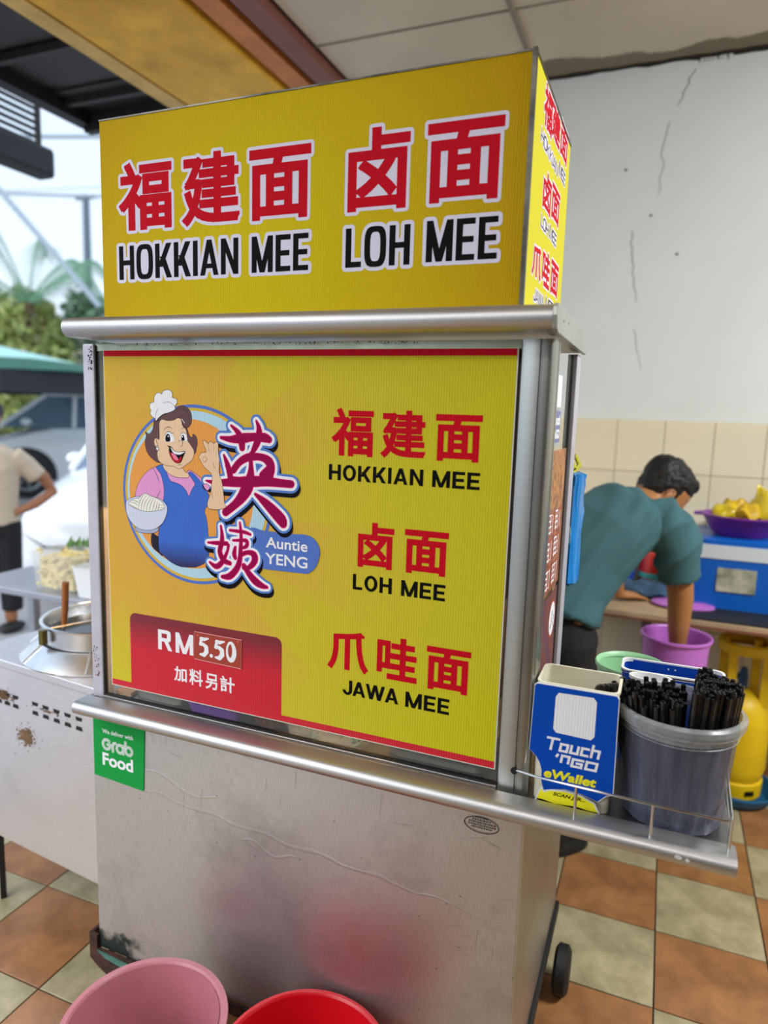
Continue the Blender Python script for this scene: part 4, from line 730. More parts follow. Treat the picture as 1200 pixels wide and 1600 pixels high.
q = MB(); q.tube([(a, YB-.0016, b) for a, b in pc + pc[:1]], .0009, 6); q.build('card_edge', mat('card_edge', 'D88888', .3), cd)
pcd = front(YB - .0016)
def brush(pts):
    P = []
    for (a, b, r1), (c, d, r2) in zip(pts, pts[1:]): P.append(capsule((a, b), (c, d), r1, r2))
    return P
def digit(d, box):
    x0, x1, z0, z1 = box; w = x1-x0; h = z1-z0; k = w*.12; F = lambda u, v, r: (x0 + u*w, z0 + v*h, r*k)
    if d == '5': S = [[F(.22, .88, 1.2), F(.5, .86, 1.3), F(.92, .93, .6)], [F(.25, .90, 1.0), F(.15, .60, 1.2), F(.42, .62, 1.2), F(.72, .5, 1.6), F(.74, .28, 1.7), F(.5, .1, 1.5), F(.12, .10, .7)]]
    elif d == '0': S = [[F(.5 + .36*math.cos(a), .5 + .44*math.sin(a), 1.25 + .5*math.cos(a + .5)) for a in [math.radians(t_) for t_ in range(80, 441, 24)]]]
    else: return union([capsule((x0 + w/2, z0 + h/2), (x0 + w/2 + 1e-4, z0 + h/2), w*.42)])
    P = []
    for s in S: P += brush(s)
    return union(P)
for it in ART['digits']: flat('lettering', [digit(it[0], S4(it[1:]))], pcd, cd, INK['white'], 1e-4)
for x, z in ((-.908, 1.0335), (-.8045, 1.0345)):
    q = MB(); q.add([(x + .0028*math.cos(k*.8), YB-.0018, z + .0028*math.sin(k*.8)) for k in range(8)], [list(range(8))]); q.build('sticky_dot', mat('orange_dot', 'D8583A', .4), cd)

# emblem: painted layers, each united and laid a hair above the one before
def crom(pts, closed, n=4):
    if len(pts) < 3: return pts
    o = []; N_ = len(pts)
    for i in range(N_ if closed else N_ - 1):
        g_ = (lambda k: pts[k % N_]) if closed else (lambda k: pts[max(0, min(N_-1, k))])
        a, b, c, d = g_(i-1), g_(i), g_(i+1), g_(i+2)
        for s in range(n):
            t_ = s / n; o.append(tuple(.5*((2*b[j]) + (c[j]-a[j])*t_ + (2*a[j]-5*b[j]+4*c[j]-d[j])*t_*t_ + (3*b[j]-a[j]-3*c[j]+d[j])*t_**3) for j in (0, 1)))
    if not closed: o.append(pts[-1])
    return o
em_mats = []; em = []; LW = .00085
def put(col, polys):
    v_, f_ = union(polys)
    if INK[col] not in em_mats: em_mats.append(INK[col])
    em.append((v_, f_, em_mats.index(INK[col])))
for s in ART_SHAPES:
    kind, col, w, data = s
    if kind == 'c':
        c = data[0]; put(col, [[(c[0]/1e4 + w/1e4*math.cos(2*math.pi*k/96), c[1]/1e4 + w/1e4*math.sin(2*math.pi*k/96)) for k in range(96 if w > 100 else 12)] if w > 100 else
                        [(c[0]/1e4 + w/1e4*math.cos(2*math.pi*k/12), c[1]/1e4 + w/1e4*math.sin(2*math.pi*k/12)) for k in range(12)]])
    elif kind == 'f':
        P = crom([(a/1e4, b/1e4) for a, b in data], True); put(col, [P])
        if w: put('ink', [capsule(a, b, LW*.5, n=3) for a, b in zip(P, P[1:] + P[:1])])
    elif kind == 'l':
        P = crom([(a/1e4, b/1e4) for a, b in data], False); n_ = len(P) - 1
        put(col, [capsule(P[i], P[i+1], LW*.5*w*(1 - .5*abs(2*i/n_-1)), n=3) for i in range(n_)])
    else:
        P = []
        for st_ in data:
            pts = [(st_[i]/1e4, st_[i+1]/1e4, st_[i+2]/1e4) for i in range(0, len(st_), 3)]
            # smooth centre line with interpolated width
            q3 = []; N_ = len(pts)
            for i in range(N_-1):
                a, b, c, d = pts[max(0, i-1)], pts[i], pts[i+1], pts[min(N_-1, i+2)]
                for s_ in range(3):
                    t_ = s_/3; q3.append(tuple(.5*((2*b[j]) + (c[j]-a[j])*t_ + (2*a[j]-5*b[j]+4*c[j]-d[j])*t_*t_ + (3*b[j]-a[j]-3*c[j]+d[j])*t_**3) for j in range(3)))
            q3.append(pts[-1]); P += [capsule(a[:2], b[:2], a[2], b[2], n=8) for a, b in zip(q3, q3[1:])]
        put(col, P)
mb = MB()
for k, (v_, f_, mi) in enumerate(em):
    mb.add([(p[0], YB - .0004 - 1.6e-5*k, p[1]) for p in v_], [list(x) for x in f_], mi)
mb.build('emblem', em_mats, bd)
pe = front(YB - .0004 - 1.6e-5*len(em))
for key, bold in (('auntie', .0006), ('yeng', .0006)):
    it = ART[key]; v_, f_ = font_polys(it[0], S4(it[1:]), bold); flat('lettering', [(v_, f_)], pe, bd, INK['white'], 1e-4)
# ================================================================ on the side shelf
SZ = CT
cb = thing('cutlery_box', (-.105, 1.24, SZ), 'cream plastic cutlery box behind the blue payment card on the side shelf', 'container')
cream = mat('cream_plastic', 'DCD8C0', .4, vary=.06, scale=12)
def hollow(name, x0, x1, y0, y1, z0, z1, flare, th, r, m, parent, n=5):
    def ring(d, z, k): return [(a, b, z) for a, b in rrect(x0-d+k, x1+d-k, y0-d+k, y1+d-k, max(.001, r-k), n)]
    q = MB(); q.loft([ring(0, z0, 0), ring(flare, z1, 0), ring(flare+.002, z1, 0), ring(flare+.002, z1+.003, 0), ring(flare, z1+.003, th), ring(0, z0+th, th)])
    return q.build(name, m, parent, smooth=True)
hollow('body', -.172, -.040, 1.200, 1.292, SZ, 1.058, .003, .003, .014, cream, cb)
sp_m = mat('dark_spoon_plastic', '17130F', .3)
for k in range(4):
    x = -.072 + .008*k; s = MB(); s.tube([(x-.035, 1.245, .86), (x-.002, 1.255 + .006*k, 1.025)], .003, 6); s.ball((x+.001, 1.257 + .006*k, 1.037), (.011, .0025, .015), 12, 8)
    s2 = s.build('spoon', sp_m, None, smooth=True); tag(s2, 'dark plastic spoon standing bowl-up in the cream cutlery box', 'spoon', 'dark spoons in the cutlery box')
card = thing('payment_card', (-.11, 1.19, SZ), 'blue payment card with white square, white and yellow lettering, leaning on the cutlery box', 'sign')
C4 = lambda k: [(a/1e4, b/1e4) for a, b in ART[k]]
cpoly = C4('card')
q = MB(); q.prism([(a, b) for a, b in cpoly], 1.1905, 1.1935); q.build('board', mat('card_edge_white', 'E4E4E8', .4), card)
pk_ = front(1.1905)
ins = []
cxm = sum(p[0] for p in cpoly)/len(cpoly); czm = sum(p[1] for p in cpoly)/len(cpoly)
flat('print', [union([[(cxm + (a-cxm)*.985, czm + (b-czm)*.988) for a, b in cpoly]])], pk_, card, INK['cardblue'], 1e-4)
qq = C4('qr'); flat('white_square', [union([qq])], front(1.1903), card, INK['hat'], 1e-4)
pkl = front(1.1901)
# first line in squared strokes
tt = ART['cardt']
def strokes_word(glyphs, box, r, shear=.12):
    x0, x1, z0, z1 = box; tot = sum(g[0] for g in glyphs) + .34*(len(glyphs)-1); H_ = z1 - z0; u = (x1-x0-shear*H_*.5)/tot; x = x0 + r*.6; P = []
    for w, SS_ in glyphs:
        for s in SS_:
            pts = [(x + a*u + shear*(b*H_), z0 + r + b*(H_-2*r)) for a, b in s]
            for a, b in zip(pts, pts[1:]): P.append(squarecap(a, b, r))
        x += (w + .34)*u
    return union([p for p in P if p])
sqo = [(.0, .0), (.62, .0), (.62, .62), (0, .62), (0, 0)]
Gt = (.8, [[(-.15, 1), (.85, 1)], [(.3, 1), (.3, 0)]]); Go = (.62, [sqo]); Gu = (.62, [[(0, .62), (0, 0), (.62, 0), (.62, .62)], [(.62, 0), (.62, .62)]])
Gc = (.56, [[(.56, .62), (0, .62), (0, 0), (.56, 0)]]); Gh = (.62, [[(0, 1), (0, 0)], [(0, .62), (.62, .62), (.62, 0)]])
flat('lettering', [strokes_word([Gt, Go, Gu, Gc, Gh], S4(tt[0][1:]), .0022)], pkl, card, INK['hat'], 1e-4)
Gq = (.12, [[(.06, 1.0), (.0, .82)]]); Gn = (.62, [[(0, 1), (0, .25)], [(0, 1), (.62, 1), (.62, .25)]])
GG = (.85, [[(.85, .85), (0, .85), (0, 0), (.8, 0), (.8, .42), (.4, .42)]]); GO = (.85, [[(0, 0), (.85, 0), (.85, .85), (0, .85), (0, 0)]])
flat('lettering', [strokes_word([Gq, Gn, GG, GO], S4(tt[1][1:]), .0022)], pkl, card, INK['hat'], 1e-4)
flat('lettering', [font_polys('eWallet', S4(tt[2][1:]), .0011, .15)], pkl, card, INK['lime'], 1e-4)
q = MB(); q.prism(C4('yel'), 1.1860, 1.1885); yf = q.build('foot_tag', MATS['card_edge_white'], card)
flat('print', [union([C4('yelin')]), union([C4('yeldark')])], front(1.186), yf, [INK['lime'], INK['black']], 1e-4)
flat('lettering', [font_polys('SCAN JER...', S4(tt[3][1:]), .0003, .25)], front(1.1857), yf, INK['black'], 1e-4)

# tub of straws
TX, TY = .062, 1.268
tub = thing('straw_tub', (TX, TY, SZ), 'clear cloudy round plastic tub full of black straws on the side shelf', 'tub')
cloudy = sheet('cloudy_plastic', '64687C', .55, .25)
rim_m = sheet('rim_plastic', 'A4A8AA', .5, .2)
q = MB(); rings = []
def trad(z, i, n):  # fluted lower wall
    t_ = (z - SZ)/(1.02 - SZ); r_ = .083 + .014*t_
    if t_ < .2: r_ += .0025*abs(math.sin(6*2*math.pi*i/n)) - .003*(1 - t_/.2)
    return r_
n = 96
for z in (SZ+.001, SZ+.006, SZ+.02, SZ+.036, SZ+.040, SZ+.09, SZ+.165, SZ+.178):
    rings.append([(TX + trad(z, i, n)*math.cos(2*math.pi*i/n), TY + trad(z, i, n)*math.sin(2*math.pi*i/n), z) for i in range(n)])
q.loft(rings, False)
q.add(rings[0], [list(range(n))]); q.build('wall', cloudy, tub, smooth=2)
q = MB(); z = 1.012; q.lathe([(.0965, z-.012), (.0975, z-.004), (.101, z), (.104, z), (.1045, z+.006), (.1075, z+.008), (.108, z+.018), (.104, z+.022), (.099, z+.022), (.0965, z+.01), (.096, z-.012)], (TX, TY), 72); q.build('rim', rim_m, tub, smooth=True)
q = MB(); q.lathe([(.0968, .995), (.0978, .996), (.0978, .9965), (.0968, .9975)], (TX, TY), 72); q.build('fill_line', rim_m, tub, smooth=True)
blk = mat('black_straw', '0B0B0D', .28, coat=.3)
def straw_mesh(L_):
    q = MB(); R_ = .0046; q.loft([[(r_*math.cos(k*math.pi/4), r_*math.sin(k*math.pi/4), z_) for k in range(8)] for r_, z_ in ((R_, 0), (R_, L_), (R_*.8, L_), (R_*.8, L_-.02))], False, True)
    return q.mesh('straw', blk, smooth=True)
sm = straw_mesh(.235); smS = straw_mesh(.205)
ns = 0
for i in range(-12, 13):
    for j in range(-12, 13):
        x = (i + .5*(j % 2))*.0100; y = j*.0087; r_ = math.hypot(x, y)
        if r_ > .082: continue
        right = x > .012 + .1*y
        if -.004 < x - .012 - .1*y < .006: continue
        if not right and y > .035: continue
        o = bpy.data.objects.new('straw', sm if right else smS); COL.objects.link(o)
        L_ = .235 if right else .205
        # base point and top point: the left bundle leans left, the right one slightly right
        k = .86
        bx, by = TX + x*k, TY + y*k
        tx, ty = (TX + x*1.10 + .004, TY + y*.95) if right else (TX + x*1.10 - .022 + .020*(x+.08)/.09, TY + y*1.0 - .0)
        if not right: tx += random.uniform(-.006, .006); ty += random.uniform(-.006, .006)
        else: tx += random.uniform(-.002, .002); ty += random.uniform(-.002, .002)
        zb = SZ + .004 + (random.uniform(0, .012) if right else random.uniform(0, .022))
        d = Vector((tx - bx, ty - by, L_)).normalized()
        o.rotation_euler = d.to_track_quat('Z', 'Y').to_euler(); o.location = (bx, by, zb)
        tag(o, 'black plastic straw standing upright in the right-hand bundle of the tub' if right else 'black plastic straw leaning left in the shorter bundle of the tub', 'straw',
            'tall black straws in the tub' if right else 'short black straws in the tub'); ns += 1
# blue box with white rim behind the tub, small white tub inside
bb = thing('blue_box', (.053, 1.46, SZ), 'blue rectangular box with white rim behind the straw tub', 'container')
blue_pl = mat('royal_blue_plastic', '0C46B0', .35); white_pl = mat('white_plastic', 'E6E8E8', .4)
hollow('body', -.040, .144, 1.420, 1.490, SZ, 1.025, .003, .003, .014, blue_pl, bb)
q = MB(); q.loft([[(a, b, z_) for a, b in rrect(-.045+k, .149-k, 1.415+k, 1.495-k, .016)] for k, z_ in ((0, 1.024), (0, 1.031), (.005, 1.031), (.005, 1.024))], False); q.build('rim', white_pl, bb, smooth=True)
q = MB(); 
for x in (.045, .058): q.add([(x + .002*math.cos(k), 1.4865, 1.020 + .002*math.sin(k)) for k in range(6)], [list(range(6))])
q.build('rivet', white_pl, bb)
wtub = thing('white_tub', (.02, 1.398, SZ), 'small translucent white tub between the straw tub and the blue box', 'tub')
q = MB(); q.lathe([(.001, SZ+.001), (.030, SZ+.001), (.036, 1.025), (.040, 1.026), (.040, 1.032), (.035, 1.032), (.029, SZ+.004), (.001, SZ+.004)], (.012, 1.392), 40, sx=1, sy=.55); q.build('body', white_pl, wtub, smooth=True)

# ================================================================ buckets in front
def bucket(name, c, zr, R_, Rb, m, label, cat='bucket', lip=.008, th=.004, group=None, z0=0.0):
    t_ = thing(name, (c[0], c[1], z0), label, cat, group)
    q = MB(); q.lathe([(.001, z0+.002), (Rb-.01, z0+.002), (Rb, z0+.01), (R_-lip-.004, zr-.03), (R_-lip-.002, zr-.004)], c, 64)
    q.lathe([(R_-lip-.002-th, zr-.004), (Rb-th, z0+.014), (Rb-.014, z0+.008), (.001, z0+.007)], c, 64)
    q.build('body', m, t_, smooth=True)
    q = MB(); q.lathe([(R_-lip-.003, zr-.010), (R_-.001, zr-.010), (R_, zr-.003), (R_-.0015, zr), (R_-lip, zr), (R_-lip-.005, zr-.005), (R_-lip-.006, zr-.010)], c, 64); q.build('rim', m, t_, smooth=True)
    return t_
pinkp = mat('dusty_pink_plastic', 'C07882', .38, vary=.06, scale=20); redp = mat('bright_red_plastic', 'D0101C', .3)
bucket('pink_bucket', (-.875, .968), .30, .166, .125, pinkp, 'dusty pink plastic bucket on the floor in front of the cart', lip=.012)
bucket('red_bucket', (-.541, 1.018), .30, .170, .125, redp, 'bright red plastic bucket on the floor in front of the cart, beside the pink one')

# ================================================================ stove cart at the left
sv = thing('stove_cart', (-1.6, 1.5, 0), 'grey steel noodle stove cart with round boiler opening, left of the glass stall', 'stove')
ang = math.radians(-6); ca, sa = math.cos(ang), math.sin(ang)
def SV(x, y, z): return (-1.262 + x*ca - y*sa, 1.293 + x*sa + y*ca, z)
def sbox(q, x0, x1, y0, y1, z0, z1):
    k = len(q.v); q.box(x0, x1, y0, y1, z0, z1)
    for i in range(k, len(q.v)): q.v[i] = Vector(SV(*q.v[i]))
    return q
sbox(MB(), -.58, .0, -.003, .37, .776, .800).build('top_plate', M['stove'], sv, bevel=.003)
sbox(MB(), -.58, .0, .005, .017, .235, .776).build('front_panel', M['stove'], sv)
sbox(MB(), -.58, -.57, .017, .36, .235, .776).build('side_panel', M['stove'], sv)
sbox(MB(), -.01, .0, .017, .36, .235, .776).build('side_panel', M['stove'], sv)
sbox(MB(), -.57, -.01, .35, .36, .235, .776).build('rear_panel', M['stove'], sv)
holem = mat('vent_slot_black', '0E0B0A', .8)
for x in (-.50, -.462, -.424, -.386, -.30, -.255, -.21, -.165, -.12):
    for dz in (0, -.026):
        q = MB(); pts = [(x-.013, .700+dz), (x+.013, .700+dz), (x+.010, .690+dz), (x-.010, .690+dz)] if dz == 0 else [(x-.010, .700+dz), (x+.010, .700+dz), (x+.013, .689+dz), (x-.013, .689+dz)]
        q.prism(pts, .0040, .0052); q.v = [Vector(SV(*v)) for v in q.v]; q.build('vent_slot', holem, sv)
burn = mat('burn_stain', '6A4A28', .8, vary=.5, scale=40)
def blot(cx, cz, rx, rz, n, s, m, name):
    q = MB()
    for k in range(n):
        a = random.uniform(0, 6.28); d = abs(random.gauss(0, .5)); x = cx + rx*d*math.cos(a); z_ = cz + rz*d*math.sin(a); r_ = s*random.uniform(.3, 1)*(1.2 - min(1, d)*.8)
        q.add([SV(x + r_*random.uniform(.6, 1)*math.cos(b), .0046 - k*2e-6, z_ + r_*random.uniform(.6, 1)*math.sin(b)) for b in [i*.9 for i in range(7)]], [list(range(7))])
    o = q.build(name, m, sv); o['kind'] = 'stuff'
blot(-.455, .690, .075, .018, 320, .008, burn, 'scorch'); blot(-.245, .685, .10, .006, 40, .005, burn, 'scorch')
blot(-.345, .585, .050, .035, 320, .007, mat('brown_stain', '74583C', .8, vary=.4, scale=30), 'drip_stain')
def leg(x, y, dx=0): q = MB(); q.tube([SV(x, y, .24), SV(x + dx, y, 0)], .011, 4); q.build('leg', M['rubber'], sv)
leg(-.53, .03); leg(-.05, .03); leg(-.53, .34); leg(-.05, .34)
q = MB(); q.tube([SV(-.525, .03, .235), SV(-.60, -.02, .02)], .007, 4); q.build('brace', M['rubber'], sv)
PX, PY = -1.50, 1.545
boil = thing('boiler_pot', (PX, PY, .80), 'round aluminium boiler pot with sloping collar and divided rim on the stove cart', 'pot')
q = MB(); q.lathe([(.235, .801), (.238, .806), (.190, .846), (.186, .848), (.184, .846), (.225, .803)], (PX, PY), 56); q.build('collar', M['pot'], boil, smooth=True)
for a in (200, 245, 300, 345, 100):
    a = math.radians(a); q = MB(); q.tube([(PX + .237*math.cos(a), PY + .237*math.sin(a), .8075), (PX + .188*math.cos(a), PY + .188*math.sin(a), .850)], .0035, 6); q.build('collar_seam', M['pot'], boil, smooth=True)
q = MB(); q.lathe([(.176, .802), (.178, .895), (.183, .897), (.184, .903), (.179, .905), (.174, .903), (.171, .897), (.170, .80)], (PX, PY), 64); q.build('drum', M['pot'], boil, smooth=True)
q = MB(); q.lathe([(.001, .865), (.17, .865)], (PX, PY), 40); q.build('broth', mat('dark_broth', '1C120C', .12, vary=.4, scale=9), boil)
for a in (20, 140, 250):
    a = math.radians(a); q = MB(); q.tube([(PX, PY, .893), (PX + .175*math.cos(a), PY + .175*math.sin(a), .896)], .003, 6); q.build('divider_bar', M['pot'], boil, smooth=True)
q = MB(); q.box(PX-.06, PX-.045, PY-.195, PY-.178, .86, .90); q.build('clip', mat('brass_clip', '6E6230', .4, .6), boil)
lad = thing('ladle', (-1.545, 1.43, .87), 'ladle with brown wooden handle standing in the boiler pot', 'ladle')
q = MB(); q.tube([(-1.553, 1.432, .895), (-1.547, 1.432, .94), (-1.541, 1.432, 1.022)], [.0075, .009, .0095], 10); q.build('handle', mat('wooden_handle', 'A4602C', .5, vary=.3, scale=30, stretch=(1, 1, .1)), lad, smooth=True)
q = MB(); q.tube([(-1.560, 1.432, .845), (-1.553, 1.432, .897)], .004, 6); q.ball((-1.558, 1.44, .845), (.03, .03, .012), 14, 8); q.build('scoop', M['pot'], lad, smooth=True)

# steel side table with food containers
tb_ = thing('prep_table', (-2.25, 2.15, 0), 'low grey metal side table behind the stove, carrying food containers', 'table')
tmx = mat('table_metal', 'A6A8B2', .4, .5, vary=.1)
q = MB(); q.box(-2.75, -1.75, 2.02, 2.36, .722, .750); q.build('tabletop', tmx, tb_, bevel=.004)
for x, y in ((-2.70, 2.06), (-2.22, 2.06), (-1.80, 2.06), (-2.70, 2.32), (-1.80, 2.32)):
    q = MB(); q.box(x-.018, x+.018, y-.018, y+.018, 0, .722); q.build('leg', tmx, tb_)
nb = thing('noodle_container', (-2.28, 2.17, .75), 'clear square container of pale yellow noodles with sprigs on top, on the side table', 'container')
clearp = sheet('clear_container', 'E8ECE8', .16, .2)
hollow('box', -2.40, -2.19, 2.07, 2.27, .751, .905, .012, .003, .02, clearp, nb)
noodm = mat('noodle_pale', 'F0DC98', .6, vary=.25, scale=40)
q = MB()
for k in range(150):
    x = random.uniform(-2.38, -2.21); y = random.uniform(2.085, 2.255); z_ = random.uniform(.762, .90)
    if k < 70: x, y = random.choice([(random.uniform(-2.39, -2.20), 2.078), (-2.197, random.uniform(2.08, 2.26))])
    p = [(x, y, z_)]
    for s_ in range(4): p.append((min(-2.195, max(-2.392, p[-1][0] + random.uniform(-.02, .02))), min(2.262, max(2.076, p[-1][1] + random.uniform(-.012, .012))), min(.925, max(.76, p[-1][2] + random.uniform(-.015, .015)))))
    q.tube(p, .0055, 5)
q.box(-2.385, -2.205, 2.09, 2.25, .756, .885)
o = q.build('noodles', noodm, nb, smooth=True); o['kind'] = 'stuff'
leafm = mat('herb_green', '5E8A3C', .5, vary=.3)
for k in range(9):
    x = -2.22 + random.uniform(-.06, .04); y = 2.15 + random.uniform(-.05, .05)
    q = MB(); h_ = random.uniform(.02, .05); q.add([(x, y, .92), (x+.012, y, .925+h_*.5), (x+.004, y+.004, .93+h_), (x-.012, y, .925+h_*.5)], [(0, 1, 2, 3)]); q.build('herb_leaf', leafm, nb)
wb2 = thing('white_tub', (-2.05, 2.13, .75), 'white plastic tub partly hidden behind the cart post, on the side table', 'tub')
hollow('body', -2.15, -1.98, 2.05, 2.20, .751, .872, .014, .003, .02, white_pl, wb2)
bg_ = thing('produce_bag', (-2.08, 2.16, .87), 'grey translucent bag of greens behind the white tub', 'bag')
q = MB(); q.ball((-2.10, 2.255, .865), (.075, .045, .11), 20, 12)
for v in q.v: v += Vector((noise.noise(v*20)*.01, noise.noise(v*22 + Vector((3, 0, 0)))*.01, noise.noise(v*19)*.012))
q.build('bag', sheet('grey_bag', 'C8CCD0', .8, .3), bg_, smooth=True)

# ================================================================ inside the cabinet, seen in the gap under the board
def tray(name, x0, x1, y0, y1, z0, z1, m, label, fill=None, fname=None):
    t_ = thing(name, ((x0+x1)/2, (y0+y1)/2, z0), label, 'tray'); hollow('body', x0, x1, y0, y1, z0, z1, .012, .003, .025, m, t_)
    if fill:
        q = MB()
        for k in range(160):
            x = random.uniform(x0+.008, x1-.008); y = random.uniform(y0+.004, y1-.01); z_ = random.uniform(z0+.008, z1+.004); s_ = random.uniform(.008, .02)
            a = [Vector((random.uniform(-1, 1), random.uniform(-1, 1), random.uniform(-1, 1)))*s_ for _ in range(4)]
            q.add([Vector((x, y, z_)) + p for p in a], [(0, 1, 2), (0, 2, 3)])
        o = q.build(fname, fill, t_); o['kind'] = 'stuff'
    return t_
tray('steel_tray', -1.125, -.985, 1.235, 1.40, CT+.001, .895, M['rail'], 'shallow steel tray inside the cabinet at its left end')
q = MB(); q.box(-1.176, -1.13, 1.23, 1.40, CT, .845); o = q.build('paper_liner', mat('brown_paper', 'C8A078', .8, vary=.2)); tag(o, 'tan paper liner in the cabinet corner beside the steel tray', 'paper')
purp = mat('purple_plastic', '6A3498', .35)
tray('purple_basket', -.96, -.82, 1.222, 1.38, CT+.001, .888, purp, 'purple plastic basket inside the cabinet under the price panel')
tray('chilli_tray', -.795, -.72, 1.23, 1.38, CT+.001, .88, mat('dark_red_pan', '5A2018', .4), 'dark red pan inside the cabinet between purple basket and greens', mat('chilli', '8A3A24', .4, vary=.4, scale=50), 'chilli')
tray('greens_tray', -.705, -.52, 1.222, 1.38, CT+.001, .882, clearp, 'clear tray of chopped pale greens inside the cabinet', mat('chopped_greens', '8CA04C', .6, vary=.45, scale=60, dark='566E2C'), 'greens')
tray('steel_pan', -.475, -.27, 1.235, 1.45, CT+.001, .90, M['darksteel'], 'deep steel pan inside the cabinet at its right end')
for k, (n_, c_, z_, x_) in enumerate((('red_carton', 'B03038', 1.36, -1.16), ('green_bottle', '788A40', 1.36, -1.10), ('white_bowl_stack', 'D8D8D0', 1.00, -1.15), ('tan_carton', 'B89A6A', 1.05, -1.0))):
    pass
sc_ = thing('sauce_carton', (-1.155, 1.42, 1.29), 'red and white sauce carton on the cabinet inner shelf, seen at the left slot', 'carton')
q = MB(); q.box(-1.185, -1.11, 1.38, 1.46, 1.291, 1.42); q.build('box', mat('carton_red', 'A83840', .5, vary=.2), sc_, bevel=.003)
q = MB(); q.box(-1.1855, -1.1095, 1.3795, 1.4605, 1.30, 1.33); q.build('band', mat('carton_white', 'D8D4CC', .5), sc_)
ns_ = thing('napkin_stack', (-1.15, 1.44, CT), 'tall tan stack of paper napkins inside the cabinet, left end', 'napkins')
q = MB()
for k in range(26): q.box(-1.18 + random.uniform(-.002, .002), -1.09, 1.41, 1.50, CT + .012*k, CT + .012*k + .009)
o = q.build('sheets', mat('napkin_tan', 'C4A882', .8, vary=.1), ns_); o['kind'] = 'stuff'

# ================================================================ side window posters, bag
pp_ = side(-.188)
def rq(y0, y1, z0, z1): return union([[(y0, z0), (y1, z0), (y1, z1), (y0, z1)]])
ps1 = thing('payment_sticker', (-.187, 1.30, 1.55), 'tall pale payment sticker, white square above white lettering, high on the side glass', 'sticker')
flat('sheet', [rq(1.254, 1.352, 1.472, 1.615)], side(-.1878), ps1, mat('sticker_grey', 'A8B0B4', .4), 2e-4)
flat('white_square', [rq(1.262, 1.344, 1.545, 1.603)], side(-.1874), ps1, INK['hat'], 1e-4)
flat('band', [rq(1.254, 1.352, 1.480, 1.538)], side(-.1874), ps1, mat('sticker_violet', '6C74A8', .4), 1e-4)
flat('lettering', [font_polys('Touch', (1.262, 1.345, 1.512, 1.531), .0015), font_polys('nGO', (1.282, 1.345, 1.487, 1.505), .0015)], side(-.1871), ps1, [INK['hat'], INK['hat']], 1e-4)
ps2 = thing('food_poster', (-.187, 1.37, 1.33), 'long orange-brown food poster with white panels of lettering on the side glass', 'poster')
flat('sheet', [rq(1.252, 1.470, 1.185, 1.465)], side(-.1878), ps2, mat('poster_brown', 'B87A4C', .4, vary=.7, scale=26, dark='4A2C2C'), 2e-4)
flat('photo_panel', [rq(1.268, 1.450, 1.355, 1.452)], side(-.1874), ps2, mat('poster_food_photo', 'C88A4A', .4, vary=.8, scale=60, dark='3A2030'), 1e-4)
for z0_, z1_ in ((1.302, 1.347), (1.248, 1.297), (1.192, 1.242)):
    for y0_, y1_ in ((1.270, 1.355), (1.362, 1.45)):
        flat('text_panel', [rq(y0_, y1_, z0_, z1_)], side(-.1874), ps2, mat('poster_rust', 'B05A34', .4, vary=.3, scale=60), 1e-4)
        L_ = []
        for k in range(4):
            z_ = z0_ + .007 + k*.011; L_ += [[(y0_+.006, z_), (y0_+.03 + random.uniform(0, .05), z_), (y0_+.03, z_+.004), (y0_+.006, z_+.004)]]
        for k in range(3): y_ = y0_ + .012 + .026*k; L_ += [[(y_, z0_+.004), (y_+.005, z0_+.004), (y_+.005, z1_-.006), (y_, z1_-.006)]]
        flat('lettering', [union(L_)], side(-.1872), ps2, INK['hat'], 1e-4)
ps3 = thing('oval_sticker', (-.187, 1.38, 1.08), 'purple and orange sticker strip with white oval badge, low on the side glass', 'sticker')
flat('sheet', [rq(1.252, 1.470, .945, 1.175)], side(-.1878), ps3, mat('sticker_purple', '4A3450', .4, vary=.6, scale=20, dark='8A4A2C'), 2e-4)
flat('badge', [union([[(1.415 + .042*math.cos(a), 1.115 + .040*math.sin(a)) for a in [k*math.pi/16 for k in range(32)]]]), union([[(1.415 + .037*math.cos(a), 1.115 + .035*math.sin(a)) for a in [k*math.pi/16 for k in range(32)]]])], side(-.1874), ps3, [mat('badge_ring', 'C85A28', .4), INK['hat']], 1e-4)
flat('lettering', [union([[(1.397 + .008*k, 1.097 + .012*(k % 3)), (1.402 + .008*k, 1.097 + .012*(k % 3)), (1.402 + .008*k, 1.108 + .012*(k % 3)), (1.397 + .008*k, 1.108 + .012*(k % 3))] for k in range(5)])], side(-.1871), ps3, INK['black'], 1e-4)
bag = thing('blue_bag', (-.18, 1.62, 1.15), 'blue plastic bag with yellow tie hanging at the rear corner of the cart', 'bag')
q = MB(); rg = []
for k, (z_, a_, b_2) in enumerate(((1.405, .006, .014), (1.400, .016, .030), (1.375, .017, .040), (1.33, .015, .043), (1.315, .019, .046), (1.25, .017, .045), (1.19, .019, .047), (1.155, .018, .046), (1.148, .006, .030))):
    rg.append([(-.178 - .012*(1.40-z_)/.25*0 + a_*math.cos(2*math.pi*i/32)*(1 + .5*noise.noise(Vector((i*1.1, z_*26, 0)))), 1.615 + b_2*math.sin(2*math.pi*i/32)*(1 + .2*noise.noise(Vector((i*.9, z_*18, 5)))), z_ + .006*noise.noise(Vector((i*.6, k, 2)))) for i in range(32)])
q.loft(rg); q.build('body', mat('blue_bag_plastic', '0E84D4', .25, vary=.35, scale=10, bump=.9, bscale=22, coat=.3, stretch=(1, 1, .35)), bag, smooth=True)
q = MB(); q.tube([(-.188, 1.605, 1.402), (-.176, 1.62, 1.42), (-.186, 1.628, 1.440), (-.194, 1.612, 1.432), (-.184, 1.60, 1.412)], .006, 6); q.build('tie', mat('yellow_tie', 'C8C428', .5), bag, smooth=True)
